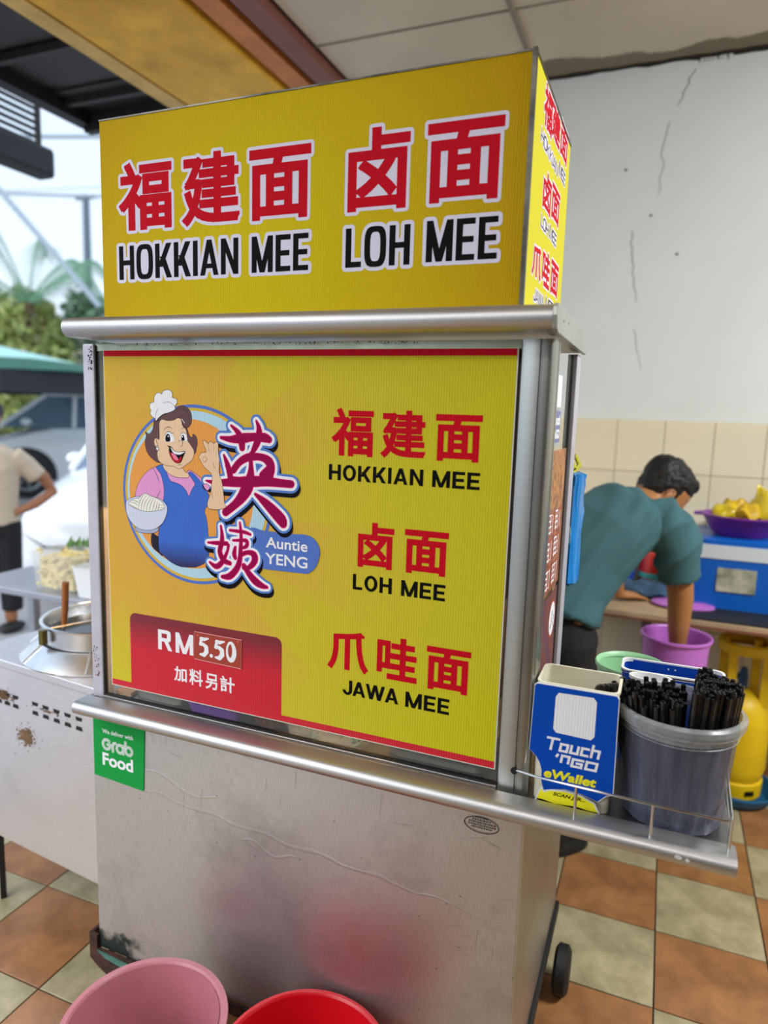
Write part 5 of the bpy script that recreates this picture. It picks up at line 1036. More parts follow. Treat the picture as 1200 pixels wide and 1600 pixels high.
q = MB(); q.tube([(-.186, 1.552, 1.445), (-.186, 1.60, 1.447), (-.186, 1.615, 1.436)], .002, 6); q.build('hook', M['wire'], cart)

# ================================================================ table at the back wall
bt = thing('folding_table', (.2, 3.1, 0), 'worn wooden folding table against the tiled wall behind the man', 'table')
wood = mat('pale_worn_wood', 'B49A78', .6, vary=.25, scale=6, stretch=(1, 8, 1))
q = MB(); q.box(-.55, 1.25, 2.80, 3.38, .754, .780); q.build('tabletop', wood, bt, bevel=.002)
q = MB(); q.box(-.552, 1.252, 2.796, 2.802, .752, .762); q.build('edge_band', mat('brown_edge', '7A4A38', .6), bt)
legm = mat('dull_leg_metal', '6E6660', .5, .4)
for x0_, x1_ in ((-.02, .06), (.95, 1.03)):
    for y_ in (2.88, 3.33):
        q = MB(); q.tube([(x0_, y_, .755), (x1_, y_, .0)], .014, 8); q.build('leg', legm, bt, smooth=True)
q = MB(); q.box(.10, 1.25, 2.81, 3.37, .7802, .787); o = q.build('rubber_mat', mat('black_mat', '1C1E20', .6, bump=.2)); tag(o, 'black rubber mat covering the right part of the wooden table', 'mat')
ck = thing('cooler_box', (.45, 3.17, .787), 'large blue cooler box with white upper band and blue lid on the black mat', 'cooler')
cbl = mat('cooler_blue', '0A62C4', .35, vary=.05); cwh = mat('cooler_white', 'D4DCE0', .4)
q = MB(); q.loft([[(a, b, z_) for a, b in rrect(.135-k, .80+k, 3.0-k, 3.36+k, .03)] for z_, k in ((.787, 0), (.99, .006))]); q.build('body', cbl, ck, smooth=True)
q = MB(); q.loft([[(a, b, z_) for a, b in rrect(.125, .81, 2.99, 3.37, .032)] for z_ in (.99, 1.045)]); q.build('white_band', cwh, ck, smooth=True)
q = MB(); q.loft([[(a, b, z_) for a, b in rrect(.165+k, .79-k, 2.995+k, 3.36-k, .03)] for z_, k in ((1.045, 0), (1.062, 0), (1.067, .006))]); q.build('lid', cbl, ck, smooth=True)
q = MB(); q.box(.235, .375, 2.992, 2.996, .86, .955); o = q.build('label', mat('worn_label', 'B8B4A0', .5, vary=.35, scale=18, dark='707860'), ck)
cl = thing('purple_colander', (.30, 3.16, 1.068), 'purple plastic colander basin on the cooler lid, holding yellow bags', 'colander')
q = MB(); q.lathe([(.001, 1.069), (.10, 1.069), (.112, 1.08), (.150, 1.145), (.158, 1.148), (.158, 1.154), (.146, 1.154), (.108, 1.088), (.001, 1.075)], (.32, 3.16), 48); q.build('basin', mat('colander_purple', '7A2A98', .35), cl, smooth=True)
for s_ in (-1, 1): q = MB(); q.tube([(.32+s_*.15, 3.13, 1.15), (.32+s_*.178, 3.145, 1.148), (.32+s_*.178, 3.175, 1.148), (.32+s_*.15, 3.19, 1.15)], .006, 8); q.build('handle', MATS['colander_purple'], cl, smooth=True)
ybm = sheet('yellow_bag_film', 'E2C61C', .85, .3); ymat = mat('yellow_content', 'D8B018', .5, vary=.3, scale=20)
for k, (x, y, z_, r_, m_) in enumerate(((.26, 3.13, 1.160, (.06, .05, .035), ybm), (.33, 3.12, 1.165, (.05, .05, .042), ymat), (.38, 3.16, 1.17, (.05, .05, .05), ybm), (.30, 3.20, 1.17, (.06, .05, .04), ymat))):
    q = MB(); q.ball((x, y, z_), r_, 24, 14)
    for v in q.v: v += Vector((noise.noise(v*30), noise.noise(v*30 + Vector((7, 0, 0))), noise.noise(v*28 + Vector((0, 9, 0)))*1.6))*.016
    if k == 2:
        for v in q.v:
            if v.z > 1.185: v.z += (v.z - 1.185)*1.2; v.x += .01
    o = q.build('yellow_bag', m_, None, smooth=True)
    tag(o, ['pale yellow film bag at the left of the purple colander', 'bright yellow knotted bag at the front middle of the colander', 'yellow film bag with a peaked top at the right of the colander', 'yellow bag at the back of the colander'][k], 'bag', 'yellow bags in the purple colander')
ld = thing('pail_cover', (.16, 3.05, .787), 'round pink-violet plastic lid lying on the table by the cooler', 'lid')
lav = mat('orchid_plastic', 'C070CC', .35)
q = MB(); q.lathe([(.001, .802), (.09, .802), (.10, .798), (.118, .796), (.120, .789), (.116, .7875), (.001, .7875)], (.13, 3.03), 48)
for v in q.v: v.y = 3.03 + (v.y - 3.03)*.62; v.x = .12 + (v.x - .13)*1.0
for v in q.v: v.y -= .05
q.build('disc', lav, ld, smooth=True)
tw_ = MB(); tw_.ball((-.02, 3.10, .812), (.11, .09, .030), 40, 20)
for v in tw_.v: v += Vector((0, 0, max(-.01, noise.noise(v*24)*.03))) 
o = tw_.build('blue_rag', mat('blue_rag_cloth', '3A5872', .9, vary=.4, scale=30, bump=.4), None, smooth=True); tag(o, 'crumpled dark blue cloth on the wooden table behind the man', 'cloth')
jg = thing('blue_jug', (-.14, 3.26, .75), 'translucent blue plastic jug on the table against the wall', 'jug')
q = MB(); q.lathe([(.001, .781), (.055, .781), (.062, .83), (.066, .96), (.06, .98), (.057, .98), (.062, .96), (.058, .83), (.001, .787)], (-.14, 3.27), 32); q.build('body', sheet('blue_translucent', '2A5CD0', .75, .3), jg, smooth=True)
q = MB(); q.tube([(-.20, 3.27, .96), (-.235, 3.27, .93), (-.23, 3.27, .85), (-.20, 3.27, .83)], .007, 8); q.build('handle', MATS['blue_translucent'], jg, smooth=True)
rj = thing('red_tin', (.0, 3.27, .75), 'red tin with turquoise band on the table beside the blue jug', 'tin')
q = MB(); q.lathe([(.001, .781), (.062, .781), (.064, .76), (.064, .93), (.060, .94), (.001, .945)], (.0, 3.28), 32); q.build('body', mat('tin_red', 'C42010', .4), rj, smooth=True)
q = MB(); q.lathe([(.0645, .83), (.0655, .831), (.0655, .852), (.0645, .853)], (.0, 3.28), 32); q.build('band', mat('turquoise_band', '3CB0A8', .4), rj, smooth=True)
q = MB(); q.lathe([(.0645, .781), (.0657, .782), (.0657, .825), (.0645, .827)], (.0, 3.28), 32); q.build('lower_band', mat('dark_red_band', '3A100C', .4), rj, smooth=True)
bucket('maroon_basin', (-.08, 3.12), .36, .19, .15, mat('maroon_plastic', '6A1A24', .4), 'dark maroon basin on the floor under the wooden table', 'basin', z0=0.0)
# orchid pail on a stool, green pail on a stool
def stool(name, x, y, h, s_, m, label):
    t_ = thing(name, (x, y, 0), label, 'stool'); q = MB(); q.loft([[(a, b, z_) for a, b in rrect(x-s_, x+s_, y-s_, y+s_, .03)] for z_ in (h-.025, h)]); q.build('seat', m, t_, smooth=True)
    for sx_ in (-1, 1):
        for sy_ in (-1, 1):
            q = MB(); q.tube([(x + sx_*(s_-.03), y + sy_*(s_-.03), h-.02), (x + sx_*(s_+.01), y + sy_*(s_+.01), 0)], .014, 6); q.build('leg', m, t_)
    return t_
rstool = mat('brown_stool_plastic', '4A3028', .4)
stool('plastic_stool', .095, 2.64, .45, .14, rstool, 'brown plastic stool under the orchid pail in front of the wooden table')
bucket('orchid_pail', (.095, 2.63), .765, .122, .098, lav, 'pink-violet round pail standing on a stool, the man\'s hand inside', 'pail', lip=.006, z0=.451)
bucket('green_tub', (-.030, 1.582), .990, .0765, .062, mat('pale_green_plastic', '98CC9C', .4), 'pale green round tub at the back of the side shelf behind the cutlery box', 'tub', lip=.003, th=.002, z0=SZ+.0005)
# gas cylinder in a blue basin
GX, GY = .372, 3.03
gc = thing('gas_cylinder', (GX, GY, .03), 'yellow gas cylinder with square guard collar, standing in a blue basin under the table', 'gas cylinder')
gy = mat('cylinder_yellow', 'E6C00A', .45, vary=.10, scale=10)
q = MB(); q.lathe([(.001, .06), (.075, .07), (.10, .10), (.112, .15), (.112, .34), (.105, .40), (.08, .445), (.03, .465), (.001, .468)], (GX, GY), 40); q.build('body', gy, gc, smooth=True)
q = MB(); q.lathe([(.098, .035), (.105, .035), (.108, .095), (.100, .10)], (GX, GY), 40); q.build('foot_ring', gy, gc, smooth=True)
for a in (235, 300):
    a = math.radians(a); q = MB(); q.box(-.02, .02, -.002, .002, 0, .022); 
    for v in q.v: v.xyz = (GX + .107*math.cos(a) - v.x*math.sin(a), GY + .107*math.sin(a) + v.x*math.cos(a), .052 + v.z)
    q.build('slot', holem, gc)
q = MB(); R1 = .088
for k in range(4):
    a = math.radians(45 + 90*k + 10); x, y = GX + R1*math.cos(a), GY + R1*math.sin(a)
    q.box(x-.016, x+.016, y-.012, y+.012, .42, .655)
q.lathe([(.078, .625), (.104, .625), (.106, .66), (.098, .668), (.078, .66)], (GX, GY), 32)
q.build('guard_collar', gy, gc, smooth=True, bevel=0)
q = MB(); q.lathe([(.001, .46), (.018, .46), (.018, .52), (.012, .55), (.001, .555)], (GX, GY), 16); q.tube([(GX, GY, .51), (GX-.05, GY-.01, .52), (GX-.06, GY, .49)], .012, 8); q.build('valve', mat('valve_blue', '2C4A78', .4, .3), gc, smooth=True)
q = MB(); q.tube([(GX-.055, GY-.088, .315), (GX-.045, GY-.100, .325), (GX-.04, GY-.104, .31), (GX-.05, GY-.10, .29), (GX-.06, GY-.095, .30)], .004, 6); q.build('painted_mark', mat('mark_cyan', '2A8AA8', .5), gc)
bucket('blue_basin', (GX+.01, GY), .062, .158, .125, mat('blue_basin_plastic', '14608A', .4), 'shallow blue basin on the floor holding the gas cylinder', 'basin')

# ================================================================ people
def remesh(mb, name, m, parent, vox=.008, it=6, fac=.6, extra=None):
    """unite overlapping closed shapes into one continuous surface and relax it"""
    me = mb.mesh('tmp', m); o = bpy.data.objects.new('tmp', me); COL.objects.link(o)
    r = o.modifiers.new('r', 'REMESH'); r.mode = 'VOXEL'; r.voxel_size = vox
    s_ = o.modifiers.new('s', 'SMOOTH'); s_.iterations = it; s_.factor = fac
    dg = bpy.context.evaluated_depsgraph_get(); dg.update()
    ev = bpy.data.meshes.new_from_object(o.evaluated_get(dg)); bpy.data.objects.remove(o)
    off = wloc(parent)
    cs = [v.co.copy() for v in ev.vertices]
    if extra:
        ns_ = [v.normal.copy() for v in ev.vertices]; cs = [extra(c, n_) for c, n_ in zip(cs, ns_)]
    ev.vertices.foreach_set('co', [t for c in cs for t in (c - off)]); ev.update()
    for p in ev.polygons: p.use_smooth = True
    ev.materials.clear(); ev.materials.append(m)
    q = bpy.data.objects.new(name, ev); COL.objects.link(q); q.parent = parent; return q
def oval(c, u, w, a, b, n=20): return [Vector(c) + Vector(u)*a*math.cos(2*math.pi*i/n) + Vector(w)*b*math.sin(2*math.pi*i/n) for i in range(n)]
def body_loft(mb, st, u):
    u = Vector(u).normalized(); P = [Vector(s[0]) for s in st]; R_ = []
    for i, s in enumerate(st):
        t_ = (P[min(i+1, len(P)-1)] - P[max(0, i-1)]).normalized(); w = t_.cross(u).normalized(); R_.append(oval(P[i], u, w, s[1], s[2]))
    mb.loft(R_)
def hand(mb, wrist, palm_dir, side_dir, curl=.3, s=1.0):
    d = Vector(palm_dir).normalized(); sd = Vector(side_dir).normalized(); nn = d.cross(sd).normalized(); w = Vector(wrist)
    mb.loft([oval(w + d*t_*s, sd, nn, a*s, b*s, 12) for t_, a, b in ((-.01, .026, .020), (.02, .033, .017), (.06, .040, .016), (.088, .038, .013))])
    for k, (o_, L_) in enumerate(((-.030, .066), (-.010, .075), (.011, .071), (.031, .056))):
        p0 = w + d*.080*s + sd*o_*s; p1 = p0 + (d*math.cos(curl) + nn*math.sin(curl))*L_*.5*s; p2 = p1 + (d*math.cos(2*curl) + nn*math.sin(2*curl))*L_*.5*s
        mb.tube([p0, p1, p2], [.0095*s, .0088*s, .007*s], 8)
    p0 = w + d*.025*s - sd*.028*s; p1 = p0 + (d*.6 - sd*.8)*.035*s; p2 = p1 + (d*.9 - sd*.3)*.03*s; mb.tube([p0, p1, p2], [.012*s, .010*s, .008*s], 8)
skinm = mat('warm_skin', 'B07848', .5, vary=.06, scale=12); tealm = mat('teal_shirt', '3C666E', .85, vary=.10, scale=8, bump=.2, bscale=80)
blackc = mat('black_trousers', '121214', .8, bump=.1); hairm = mat('black_hair', '0A0808', .55, bump=.6, bscale=120, stretch=(1, 1, 1))
man = thing('person', (-.28, 2.38, 0), 'man in teal T-shirt and black trousers bending over with one hand in a pink-violet pail', 'person')
Fd = Vector((.75, .66, 0)); Rr = Vector((.66, -.75, 0)).normalized()
Sr = Vector((.050, 2.49, 1.165)); Sl = Vector((-.16, 2.74, 1.19))
HC = Vector((.005, 2.69, 1.268))
# body: torso, arms, hands, neck, head and legs as one surface
b = MB()
body_loft(b, [((-.30, 2.38, .86), .118, .085), ((-.26, 2.43, 1.0), .145, .10), ((-.18, 2.50, 1.13), .16, .105), ((-.10, 2.58, 1.19), .16, .10), ((-.04, 2.63, 1.215), .075, .07)], Rr)
b.tube([(-.07, 2.60, 1.205), (-.03, 2.64, 1.228), (-.005, 2.67, 1.25)], [.062, .056, .058], 16)
b.tube([Sr, (.078, 2.535, 1.03), (.095, 2.575, .915), (.098, 2.60, .80), (.100, 2.615, .725)], [.050, .048, .044, .037, .028], 14)
hand(b, (.100, 2.618, .715), (.05, .05, -1), (.7, -.7, 0), .35)
b.tube([Sl, (-.16, 2.82, 1.04), (-.155, 2.87, .94), (-.145, 2.915, .875), (-.13, 2.945, .822)], [.050, .046, .042, .036, .027], 14)
hand(b, (-.128, 2.950, .810), (.75, .65, -.12), (.65, -.75, 0), .15)
fd = Vector((.66, .36, -.66)).normalized(); rr = Vector((.47, -.88, 0)).normalized(); up = rr.cross(fd).normalized()
if up.z < 0: up = -up
def HP(f_, r_, u_): return HC + fd*f_ + rr*r_ + up*u_
b.loft([oval(HP(0, 0, t_), rr, fd, a, c_) for t_, a, c_ in ((-.115, .03, .035), (-.10, .048, .06), (-.06, .062, .082), (-.01, .072, .093), (.04, .075, .095), (.08, .066, .082), (.108, .04, .05), (.117, .015, .02))])
b.loft([oval(HP(.085 + t_, 0, -.02), rr, up, .014*(1-t_*20), .028*(1-t_*20), 10) for t_ in (0, .012, .026)])
b.ball(tuple(HP(.075, .03, .0)), .016, 10, 8); b.ball(tuple(HP(.075, -.03, .0)), .016, 10, 8)
for s_ in (-1, 1): b.loft([oval(HP(-.008, s_*(.070 + t_), -.012), fd, up, a, c_, 14) for t_, a, c_ in ((0, .012, .022), (.008, .018, .030), (.014, .016, .028), (.016, .008, .015))])
for s_ in (-1, 1):
    hp = Vector((-.30, 2.38, .88)) + Rr*.085*s_; b.tube([hp, hp + Vector((.02, .02, -.40)), hp + Vector((-.03, -.03, -.80))], [.085, .058, .040], 14)
remesh(b, 'body', skinm, man, .007, 3)
sh = MB()
body_loft(sh, [((-.305, 2.365, .875), .180, .140), ((-.287, 2.392, .95), .172, .130), ((-.24, 2.44, 1.04), .172, .128), ((-.18, 2.50, 1.13), .188, .135), ((-.12, 2.56, 1.18), .192, .128), ((-.075, 2.60, 1.20), .130, .09)], Rr)
sh.tube([Sr + Vector((-.05, .05, .02)), Sr, (.066, 2.515, 1.09), (.082, 2.54, .995)], [.085, .082, .074, .068], 18)
sh.tube([Sl + Vector((.04, -.05, .0)), Sl, (-.16, 2.80, 1.10), (-.16, 2.835, 1.01)], [.085, .078, .070, .066], 18)
def cloth(amp, f1, dirv):
    dv = Vector(dirv).normalized()
    def fn(co, nn):
        w = noise.noise(Vector((co.dot(dv)*f1, co.x*4, co.y*4))); w2 = 1 - abs(noise.noise(Vector((co.dot(dv)*f1*.5, co.z*3, 3.1))))*2
        return co + nn*(amp*w + amp*.8*w2)
    return fn
remesh(sh, 'shirt', tealm, man, .007, 4, extra=cloth(.012, 26, (.75, .3, -.65)))
tr = MB()
for s_ in (-1, 1):
    hp = Vector((-.305, 2.37, .89)) + Rr*.085*s_; tr.tube([hp + Vector((0, 0, -.02)), hp + Vector((0, 0, -.10)), hp + Vector((.025, .02, -.42)), hp + Vector((-.02, -.02, -.83))], [.075, .098, .075, .062], 18)
body_loft(tr, [((-.32, 2.35, .80), .158, .115), ((-.31, 2.365, .87), .150, .110), ((-.30, 2.375, .91), .13, .095)], Rr)
remesh(tr, 'trousers', blackc, man, .008, 4, extra=cloth(.005, 18, (.3, .3, -1)))
for s_ in (-1, 1):
    hp = Vector((-.335, 2.38, 0)) + Rr*.085*s_; q = MB(); q.loft([[tuple(hp + Fd*x_ + Rr*y_*w_ + Vector((0, 0, z_))) for x_, y_ in [(.045 + .135*math.cos(a), .048*math.sin(a)) for a in [k*math.pi/9 for k in range(18)]]] for z_, w_ in ((0, 1), (.025, 1), (.045, .8))]); q.build('shoe', M['rubber'], man, smooth=True)
h = MB(); rg = []
h.loft([oval(HP(-.012, 0, t_), rr, fd, a, c_, 24) for t_, a, c_ in ((-.055, .058, .062), (-.03, .068, .078), (.01, .0775, .092), (.05, .083, .101), (.085, .076, .095), (.112, .052, .068), (.126, .02, .03))])
h.loft([oval(HP(.045, 0, t_), rr, fd, a, c_, 20) for t_, a, c_ in ((.07, .062, .028), (.088, .062, .045), (.105, .048, .04))])
def spiky(co, nn):
    rel = co - HC
    cut = 1 if (rel.dot(up) > .045 or rel.dot(fd) < .022) else 0
    return co + nn*(.006*abs(noise.noise(co*90)) + .004*noise.noise(co*40)) if cut else HC + rel*.86
remesh(h, 'hair', hairm, man, .005, 3, extra=spiky)
k = MB(); k.loft([oval(HP(.052 + t_, 0, -.055), rr, up, a, c_, 20) for t_, a, c_ in ((-.06, .070, .045), (-.02, .067, .046), (.03, .048, .040), (.048, .022, .026))]); k.build('face_mask', mat('dark_mask', '4A3A40', .8), man, smooth=True)
k = MB()
for s_ in (-1, 1):
    k.tube([HP(.02, s_*.068, -.03), HP(-.012, s_*.086, .010), HP(-.028, s_*.080, -.01), HP(-.005, s_*.074, -.05), HP(.02, s_*.066, -.075)], .0022, 6)
k.build('mask_loop', mat('maroon_strap', '5A2438', .7), man, smooth=True)

# second person out on the pavement
GZ = -.012
p2 = thing('person', (-4.06, 3.2, GZ), 'person in beige T-shirt and black trousers standing outside with hand on hip', 'person')
beige = mat('beige_shirt', 'CDBBA4', .85, vary=.06)
skin2 = mat('tan_skin', 'A06A48', .5)
cx2, cy2 = -4.06, 3.20; uu = Vector((.72, .69, 0)); ff = Vector((.69, -.72, 0))
C2 = lambda a, c_, z_: Vector((cx2, cy2, GZ + z_)) + uu*a + ff*c_
b = MB()
body_loft(b, [(C2(0, 0, .72), .13, .10), (C2(0, 0, .95), .125, .095), (C2(0, 0, 1.15), .16, .10), (C2(0, 0, 1.23), .12, .07)], uu)
b.tube([C2(0, 0, 1.2), C2(0, .01, 1.34)], .05, 12); b.ball(tuple(C2(0, .015, 1.43)), (.078, .085, .105), 18, 14); b.ball(tuple(C2(0, .10, 1.41)), .014, 8, 6)
for s_, e_ in ((1, .36), (-1, .30)):
    b.tube([C2(s_*.15, 0, 1.19), C2(s_*e_*.85, -.06, 1.03), C2(s_*e_, -.08, .93), C2(s_*.26, .0, .86), C2(s_*.17, .04, .82)], [.05, .042, .038, .034, .028], 12)
    hand(b, C2(s_*.16, .045, .815), -uu*s_*.8 + Vector((0, 0, -.3)), Vector((0, 0, 1)), .2, .9)
    b.tube([C2(s_*.08, 0, .75), C2(s_*.08, .01, .42), C2(s_*.08, 0, .06)], [.075, .055, .038], 12)
remesh(b, 'body', skin2, p2, .012, 3)
b = MB(); body_loft(b, [(C2(0, 0, .73), .155, .115), (C2(0, 0, .9), .15, .115), (C2(0, 0, 1.1), .172, .12), (C2(0, 0, 1.2), .165, .09), (C2(0, 0, 1.25), .08, .06)], uu)
for s_ in (1, -1): b.tube([C2(s_*.13, 0, 1.18), C2(s_*.22, -.03, 1.10), C2(s_*.27, -.05, 1.04)], [.07, .066, .062], 14)
remesh(b, 'shirt', beige, p2, .012, 3, extra=cloth(.005, 16, (.3, .3, -1)))
b = MB()
for s_ in (1, -1): b.tube([C2(s_*.075, 0, .74), C2(s_*.09, .01, .42), C2(s_*.09, 0, .14)], [.098, .075, .066], 14)
body_loft(b, [(C2(0, 0, .66), .15, .11), (C2(0, 0, .80), .145, .105)], uu); remesh(b, 'trousers', blackc, p2, .012, 3)
b = MB(); b.ball(tuple(C2(0, -.01, 1.46)), (.09, .095, .10), 18, 14); b.build('hair', hairm, p2, smooth=True)
for s_ in (1, -1): q = MB(); q.ball(tuple(C2(s_*.085, .05, .035)), (.06, .10, .035), 14, 8); q.build('sandal', M['rubber'], p2, smooth=True)

# ================================================================ the street
asp = mat('asphalt', 'A4A2A4', .9, vary=.15, scale=1.5, bump=.2, bscale=30)
q = MB(); q.box(-60, -2.42, -20, 60, GZ-.1, GZ); tag(q.build('ground', asp), kind='structure')
q = MB(); q.box(-2.42, 60, 3.55, 60, GZ-.1, GZ); tag(q.build('pavement', asp), kind='structure')
carw = mat('white_car_paint', 'F2F5F8', .25, coat=.6); cglass = mat('car_window', '6A7C92', .08, spec=.9); ctrim = mat('car_black_trim', '15161A', .4); rimm = mat('alloy_rim', '9A9CA2', .3, .8)
def make_car(loc, heading, L_, Wd, H_, suv, label, dark=False, S=1.0):
    t_ = thing('car', loc, label, 'car')
    hx = Vector((math.cos(heading), math.sin(heading), 0)); hy = Vector((-math.sin(heading), math.cos(heading), 0)); O = Vector(loc)
    G_ = lambda x, y, z_: O + (hx*x + hy*y + Vector((0, 0, z_)))*S
    h2 = H_
    # lower body: stations nose to tail with rounded sections
    st = [(L_/2, .60, .38, .62), (L_/2-.10, .88, .25, .74), (L_/2-.35, .97, .20, .80), (L_/2-.95, 1.0, .18, .90 if not suv else .98), (L_/2-1.2, 1.0, .18, .96 if not suv else 1.04), (0, 1.0, .18, .96 if not suv else 1.06), (-L_/2+.6, 1.0, .20, .98 if not suv else 1.06), (-L_/2+.12, .95, .24, .94 if not suv else 1.0), (-L_/2, .80, .34, .78)]
    def sec(x, w_, zb, zt):
        hw = Wd/2*w_; r_ = .13; o = []
        for a, c_ in ((-hw+.04, zb), (hw-.04, zb), (hw, zb+.10), (hw, zt-r_*1.3), (hw-.05, zt-.05), (hw-.20, zt), (0, zt+.015), (-hw+.20, zt), (-hw+.05, zt-.05), (-hw, zt-r_*1.3), (-hw, zb+.10)): o.append(G_(x, a, c_))
        return o
    q = MB(); q.loft([sec(*s) for s in st]); o = q.build('body', carw, t_, smooth=True)
    # cabin
    x0_, x1_ = (L_/2-(.50 if suv else 1.25), -L_/2+(.35 if suv else .75)); zt0 = .98 if not suv else 1.06
    def cab(z_, fx, rx, w_): hw = Wd/2*w_; return [G_(x1_+rx, -hw, z_), G_(x0_-fx, -hw, z_), G_(x0_-fx+.06, -hw*.6, z_), G_(x0_-fx+.06, hw*.6, z_), G_(x0_-fx, hw, z_), G_(x1_+rx, hw, z_)]
    q = MB(); q.loft([cab(zt0-.06, 0, 0, .94), cab(zt0 + (h2-zt0)*.85, .62, .25 if suv else .45, .76)], True); q.build('window_glass', cglass, t_, smooth=False)
    q = MB(); q.loft([cab(zt0 + (h2-zt0)*.80, .60, .22 if suv else .42, .79), cab(h2-.04, .70, .30 if suv else .52, .76), cab(h2, .85, .42 if suv else .66, .62)], True); q.build('roof', carw, t_, smooth=True)
    for s_ in (-1, 1):
        for f0, f1 in ((0, .61), (.95, .98), (1.75, 1.75)):
            q = MB(); hw0, hw1 = Wd/2*.945, Wd/2*.775; q.tube([G_(x0_-f0, s_*hw0, zt0-.05), G_(x0_-max(f1, f0*1.0), s_*hw1, zt0 + (h2-zt0)*.85)], .035, 6); q.build('pillar', carw, t_, smooth=True)
        q = MB(); q.ball(tuple(G_(x0_-.35, s_*(Wd/2+.06), zt0+.03)), (.07, .09, .06), 12, 8); q.build('mirror', ctrim if dark else carw, t_, smooth=True)
        for wx in (L_/2-.82, -L_/2+.80):
            yy = s_*(Wd/2 - .11); q = MB()
            q.loft([[G_(wx + r_*math.cos(2*math.pi*i/28), yy + s_*dy, .325 + r_*math.sin(2*math.pi*i/28)) for i in range(28)] for dy, r_ in ((-.09, .30), (-.09, .325), (.09, .325), (.112, .30), (.112, .20))], True); wh = q.build('wheel', ctrim, t_, smooth=True)
            q = MB(); q.loft([[G_(wx + r_*math.cos(2*math.pi*i/28), yy + s_*dy, .325 + r_*math.sin(2*math.pi*i/28)) for i in range(28)] for dy, r_ in ((.106, .215), (.118, .21), (.108, .17))], False)
            for k_ in range(7):
                a = 2*math.pi*k_/7; q.tube([G_(wx, yy + s_*.112, .325), G_(wx + .2*math.cos(a), yy + s_*.114, .325 + .2*math.sin(a))], .016, 5)
            q.build('rim', rimm, wh)
            q = MB(); pts = [G_(wx + .40*math.cos(a), s_*(Wd/2+.004), .33 + .40*math.sin(a)) for a in [math.pi*k_/16 for k_ in range(-1, 18)]]; q.add([tuple(p) for p in pts], [list(range(len(pts)))]); q.build('wheel_arch', ctrim, t_)
        q = MB(); q.ball(tuple(G_(L_/2-.20, s_*(Wd/2-.24), .66)), (.13, .13, .075), 14, 8); q.build('headlight', mat('headlight_glass', 'C8D4DC', .1, spec=1) if 'headlight_glass' not in MATS else MATS['headlight_glass'], t_, smooth=True)
        q = MB(); q.ball(tuple(G_(-L_/2+.06, s_*(Wd/2-.16), .82)), (.07, .10, .08), 12, 8); q.build('tail_light', mat('tail_red', '9A1A1A', .3) if 'tail_red' not in MATS else MATS['tail_red'], t_, smooth=True)
    q = MB(); q.loft([[G_(L_/2 + .012 - abs(a)*.12, a*Wd/2, z_) for a in (-.55, -.3, 0, .3, .55)] for z_ in (.50, .62)], False, False); q.build('grille', ctrim, t_)
    q = MB(); q.loft([[G_(L_/2 + .004 - abs(a)*.12, a*Wd/2, z_) for a in (-.7, -.35, 0, .35, .7)] for z_ in (.24, .42)], False, False); q.build('lower_intake', ctrim, t_)
    q = MB(); q.loft([[G_(L_/2 + .03, a, z_) for a in (-.26, .26)] for z_ in (.40, .50)], False, False); pl_ = q.build('number_plate', ctrim, t_)
    q = MB()
    for k_ in range(6): q.loft([[G_(L_/2 + .034, -.2 + .07*k_ + a, z_) for a in (0, .04)] for z_ in (.425, .475)], False, False)
    q.build('plate_digits', white_pl, pl_)
    q = MB(); q.loft([[G_(x0_+.02, a, zt0-.045) for a in (-.7, 0, .7)], [G_(x0_+.14, a, zt0-.05) for a in (-.7, 0, .7)]], False, False); q.build('wiper_cowl', ctrim, t_)
    return t_
make_car((-4.62, 5.9, GZ), math.radians(-66), 4.3, 1.70, 1.46, False, 'white car nearest the stall, its bonnet facing the side table', S=1.0)
hd = math.atan2(-.72, -.69)
fw = Vector((-9.35, 8.0, GZ)); o_ = fw - Vector((math.cos(hd), math.sin(hd), 0))*(2.2-.82)*1.12 + Vector((-math.sin(hd), math.cos(hd), 0))*(-.95)
make_car(tuple(o_), hd, 4.4, 1.76, 1.55, True, 'taller white car parked sideways beyond the nearest car, front wheel showing', S=1.12)
# market umbrella
um = thing('market_umbrella', (-8.4, 6.6, GZ), 'dark green market umbrella with pale top, over the parked cars', 'umbrella')
gr = mat('umbrella_green', '0C5A40', .7, vary=.2, scale=3); grl = mat('umbrella_pale_panel', 'A8D4CC', .7)
ux, uy = -8.75, 6.75
for k in range(8):
    a0, a1 = 2*math.pi*(k+.3)/8, 2*math.pi*(k+1.3)/8; r_ = 2.15
    P0 = (ux, uy, 2.32); P1 = (ux + r_*math.cos(a0), uy + r_*math.sin(a0), 1.88); P2 = (ux + r_*math.cos(a1), uy + r_*math.sin(a1), 1.88); pm = (ux + r_*.97*math.cos((a0+a1)/2), uy + r_*.97*math.sin((a0+a1)/2), 1.90)
    lr = lambda A, B, t_: tuple(A[i] + (B[i]-A[i])*t_ for i in range(3))
    q = MB(); q.add([lr(P0, P1, .62), P1, pm, P2, lr(P0, P2, .62), lr(P0, pm, .62)], [(0, 1, 2, 5), (5, 2, 3, 4)]); q.build('canopy_panel', gr, um)
    q = MB(); q.add([P0, lr(P0, P1, .62), lr(P0, pm, .62), lr(P0, P2, .62)], [(0, 1, 2), (0, 2, 3)]); q.build('pale_panel', grl, um)
    q = MB(); q.add([P1, P2, (P2[0], P2[1], 1.62), (P1[0], P1[1], 1.62)], [(0, 1, 2, 3)]); q.build('valance', gr if 0 else mat('umbrella_dark', '2A2A30', .8) if 'umbrella_dark' not in MATS else MATS['umbrella_dark'], um)
q = MB(); q.tube([(ux, uy, GZ), (ux, uy, 2.3)], .03, 8); q.build('pole', M['alu'], um)
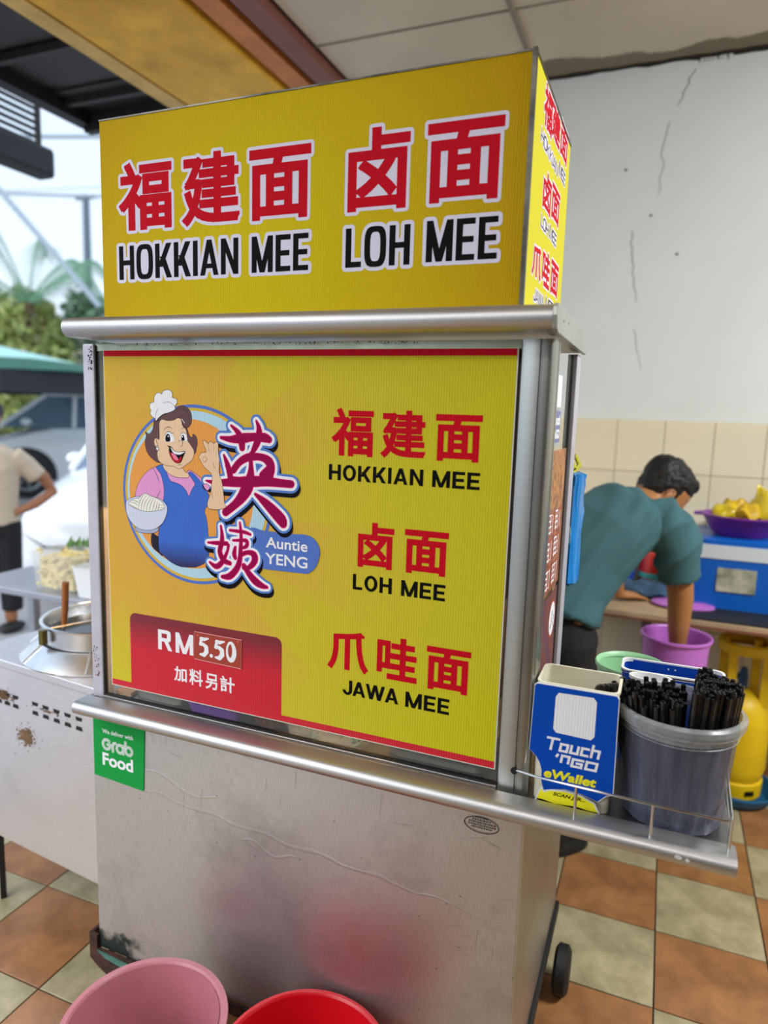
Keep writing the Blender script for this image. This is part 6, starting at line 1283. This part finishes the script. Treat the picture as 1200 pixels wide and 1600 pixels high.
# pole and wires
up_ = thing('utility_pole', (-17.9, 18, GZ), 'grey utility pole with short crossarm beyond the trees', 'pole')
pg = mat('pole_grey', '6A7480', .8)
q = MB(); q.tube([(-17.9, 18, GZ), (-17.9, 18, 8.15)], [.16, .11], 10); q.build('shaft', pg, up_, smooth=True)
q = MB(); q.box(-18.3, -17.5, 17.95, 18.05, 8.0, 8.12); q.build('crossarm', pg, up_)
wm = mat('overhead_wire', 'A8B4BC', .7)
for k, (a, b) in enumerate((((-13.0, 10.5, 6.7), (-3.0, 14, 7.15)), ((-14, 10.5, 5.75), (-5.0, 14, 6.0)), ((-22, 17, 8.3), (-12, 18.5, 8.4)), ((-11.0, 9.0, 5.2), (-9.6, 9.9, 3.25)))):
    a, b = Vector(a), Vector(b); pts = [a.lerp(b, t_/8) - Vector((0, 0, .12*math.sin(math.pi*t_/8)*(k < 3))) for t_ in range(9)]
    q = MB(); q.tube(pts, (.045, .035, .02, .055)[k], 6); o = q.build('overhead_wire', wm); tag(o, ['upper dark wire crossing the sky left of the sign', 'lower dark wire crossing the sky left of the sign', 'thin wire reaching the utility pole', 'slanting guy wire coming down from under the louvre'][k], 'wire')
# trees
def leafy(name, c, r, n, s_, m, label, cat='bush', trunk=True, group=None):
    t_ = thing(name, (c[0], c[1], GZ), label, cat, group); q = MB()
    for k in range(n):
        a = Vector((random.gauss(0, 1), random.gauss(0, 1), random.gauss(0, 1))).normalized(); d = random.uniform(.55, 1)**.5; p = Vector(c) + Vector((a.x*r[0], a.y*r[1], a.z*r[2]))*d*(1 + .25*noise.noise(a*2.5))
        e = [Vector((random.uniform(-1, 1), random.uniform(-1, 1), random.uniform(-1, 1))).normalized()*s_*random.uniform(.5, 1) for _ in range(2)]
        q.add([p - e[0], p - e[1]*.4, p + e[0], p + e[1]*.4], [(0, 1, 2, 3)])
    o = q.build('foliage', m, t_); o['kind'] = 'stuff'
    q = MB(); q.tube([(c[0], c[1], GZ), (c[0]+.1, c[1], c[2])], [.12, .06], 8); q.build('trunk', mat('bark', '5A4632', .9) if 'bark' not in MATS else MATS['bark'], t_)
lf1 = mat('olive_leaf', 'A4AE62', .6, vary=.4, scale=3); lf2 = mat('deep_green_leaf', '6C8C6A', .6, vary=.35, scale=3); lf3 = mat('palm_leaf', '6C9A78', .6, vary=.3)
leafy('olive_bush', (-16.5, 14.4, 2.3), (1.0, 1.2, 2.2), 2600, .28, lf1, 'olive green rounded bush beyond the umbrella', 'tree')
leafy('dark_bush', (-16.9, 16.9, 2.6), (1.0, 1.0, 2.4), 2200, .26, lf2, 'deep green narrow tree right of the olive bush', 'tree')
leafy('far_tree', (-19.5, 15.2, 2.4), (.95, 1.2, 2.6), 1800, .3, lf2, 'deep green tree at the edge of view left of the olive bush', 'tree')
leafy('low_hedge', (-12.6, 13.2, 1.2), (.7, .8, 1.2), 1400, .25, lf2, 'low dark green hedge directly beside the cart post', 'hedge')
pm_ = thing('coconut_palm', (-16.0, 14.0, GZ), 'coconut palm with drooping fronds above the olive bush', 'palm')
q = MB(); q.tube([(-16.0, 14.0, GZ), (-16.0, 14.0, 4.1)], [.16, .10], 8); q.build('trunk', MATS['bark'], pm_)
def frond(a0, path_pts, L_):
    q = MB(); P = crom3(path_pts)
    q.tube(P, .022, 5)
    n_ = len(P)
    for i in range(2, n_):
        t_ = (P[i] - P[i-1]).normalized(); sd = t_.cross(Vector((0, 0, 1))).normalized(); ll = L_*math.sin(math.pi*(.12 + .80*i/n_))
        for s_ in (-1, 1):
            for kk in (0, .5):
                p = P[i-1].lerp(P[i], kk); tip = p + (sd*s_*.65 + t_*.5 + Vector((0, 0, -.65)))*ll; w_ = t_*.014
                q.add([p - w_, p + w_, tip], [(0, 1, 2)])
    o = q.build('frond', lf3, pm_)
def crom3(pts, n=9):
    o = []; N_ = len(pts)
    for i in range(N_-1):
        a, b, c, d = [Vector(pts[max(0, min(N_-1, j))]) for j in (i-1, i, i+1, i+2)]
        for s_ in range(n):
            t_ = s_/n; o.append(.5*((2*b) + (c-a)*t_ + (2*a-5*b+4*c-d)*t_*t_ + (3*b-a-3*c+d)*t_**3))
    o.append(Vector(pts[-1])); return o
pc_ = Vector((-16.0, 14.0, 4.15)); ri = Vector((.75, .66, 0))
for dx, dy, hh, dr in ((-2.2, .2, 2.6, 0), (-1.4, -.8, 2.5, .2), (2.4, .2, 1.4, 1.1), (1.5, .8, 1.5, .3), (-2.8, .6, 1.2, .9), (2.0, -1.0, .9, .8), (.3, 1.5, 2.2, .4)):
    e = ri*dx + Vector((-.66, .75, 0))*dy
    frond(0, [pc_, pc_ + e*.35 + Vector((0, 0, hh*.55)), pc_ + e*.7 + Vector((0, 0, hh*.85)), pc_ + e + Vector((0, 0, hh*.85 - dr))], .95)
# far shophouses
def house(x, y, w, d, h, wallc, roofc, label, ang_=.72):
    t_ = thing('shophouse', (x, y, GZ), label, 'building'); ux_ = Vector((math.cos(ang_), math.sin(ang_), 0)); uy_ = Vector((-math.sin(ang_), math.cos(ang_), 0)); O = Vector((x, y, 0))
    def bx(x0, x1, y0, y1, z0, z1, nm, m_):
        q = MB(); q.box(x0, x1, y0, y1, z0, z1); q.v = [O + ux_*v.x + uy_*v.y + Vector((0, 0, v.z)) for v in q.v]; return q.build(nm, m_, t_)
    bx(-w/2, w/2, 0, d, GZ, h, 'wall', wallc)
    q = MB(); q.loft([[O + ux_*a + uy_*c_ + Vector((0, 0, z_)) for a, c_ in ((-w/2-.3, -.4), (w/2+.3, -.4), (w/2+.3, d+.3), (-w/2-.3, d+.3))] for z_ in (h, h+.12)] + [[O + ux_*a + uy_*c_ + Vector((0, 0, h+1.0)) for a, c_ in ((-w/2, d*.45), (w/2, d*.45), (w/2, d*.5), (-w/2, d*.5))]]); q.build('roof', roofc, t_)
    for k in range(max(2, int(w/2))):
        x_ = -w/2 + (k+.5)*w/max(2, int(w/2)); f = bx(x_-.5, x_+.5, -.05, 0, h*.45, h*.75, 'window', MATS.get('far_window') or mat('far_window', '5A6470', .3))
    return t_, bx
orr = mat('orange_roof', 'D07858', .8, vary=.15); cw = mat('pale_wall', 'D8C8B8', .9)
t1, bx1 = house(-34, 27.5, 9, 5, 5.2, cw, orr, 'far shophouse with orange roof and teal awning behind the bushes')
bx1(-4.5, 0, -1.4, 0, 4.0, 4.3, 'awning', mat('teal_awning', '2CB4B4', .6))
t2, bx2 = house(-24.0, 35.5, 7, 5, 5.0, mat('pink_wall', 'D8A0A8', .9), orr, 'far shophouse with yellow and pink signboards beside the stall sign')
bx2(-3.4, -.6, -.3, -.02, 2.8, 4.6, 'signboard', mat('far_sign_yellow', 'E8D838', .6)); bx2(-.4, 3.2, -.3, -.02, 2.8, 4.6, 'signboard', mat('far_sign_pink', 'E88CA8', .6))
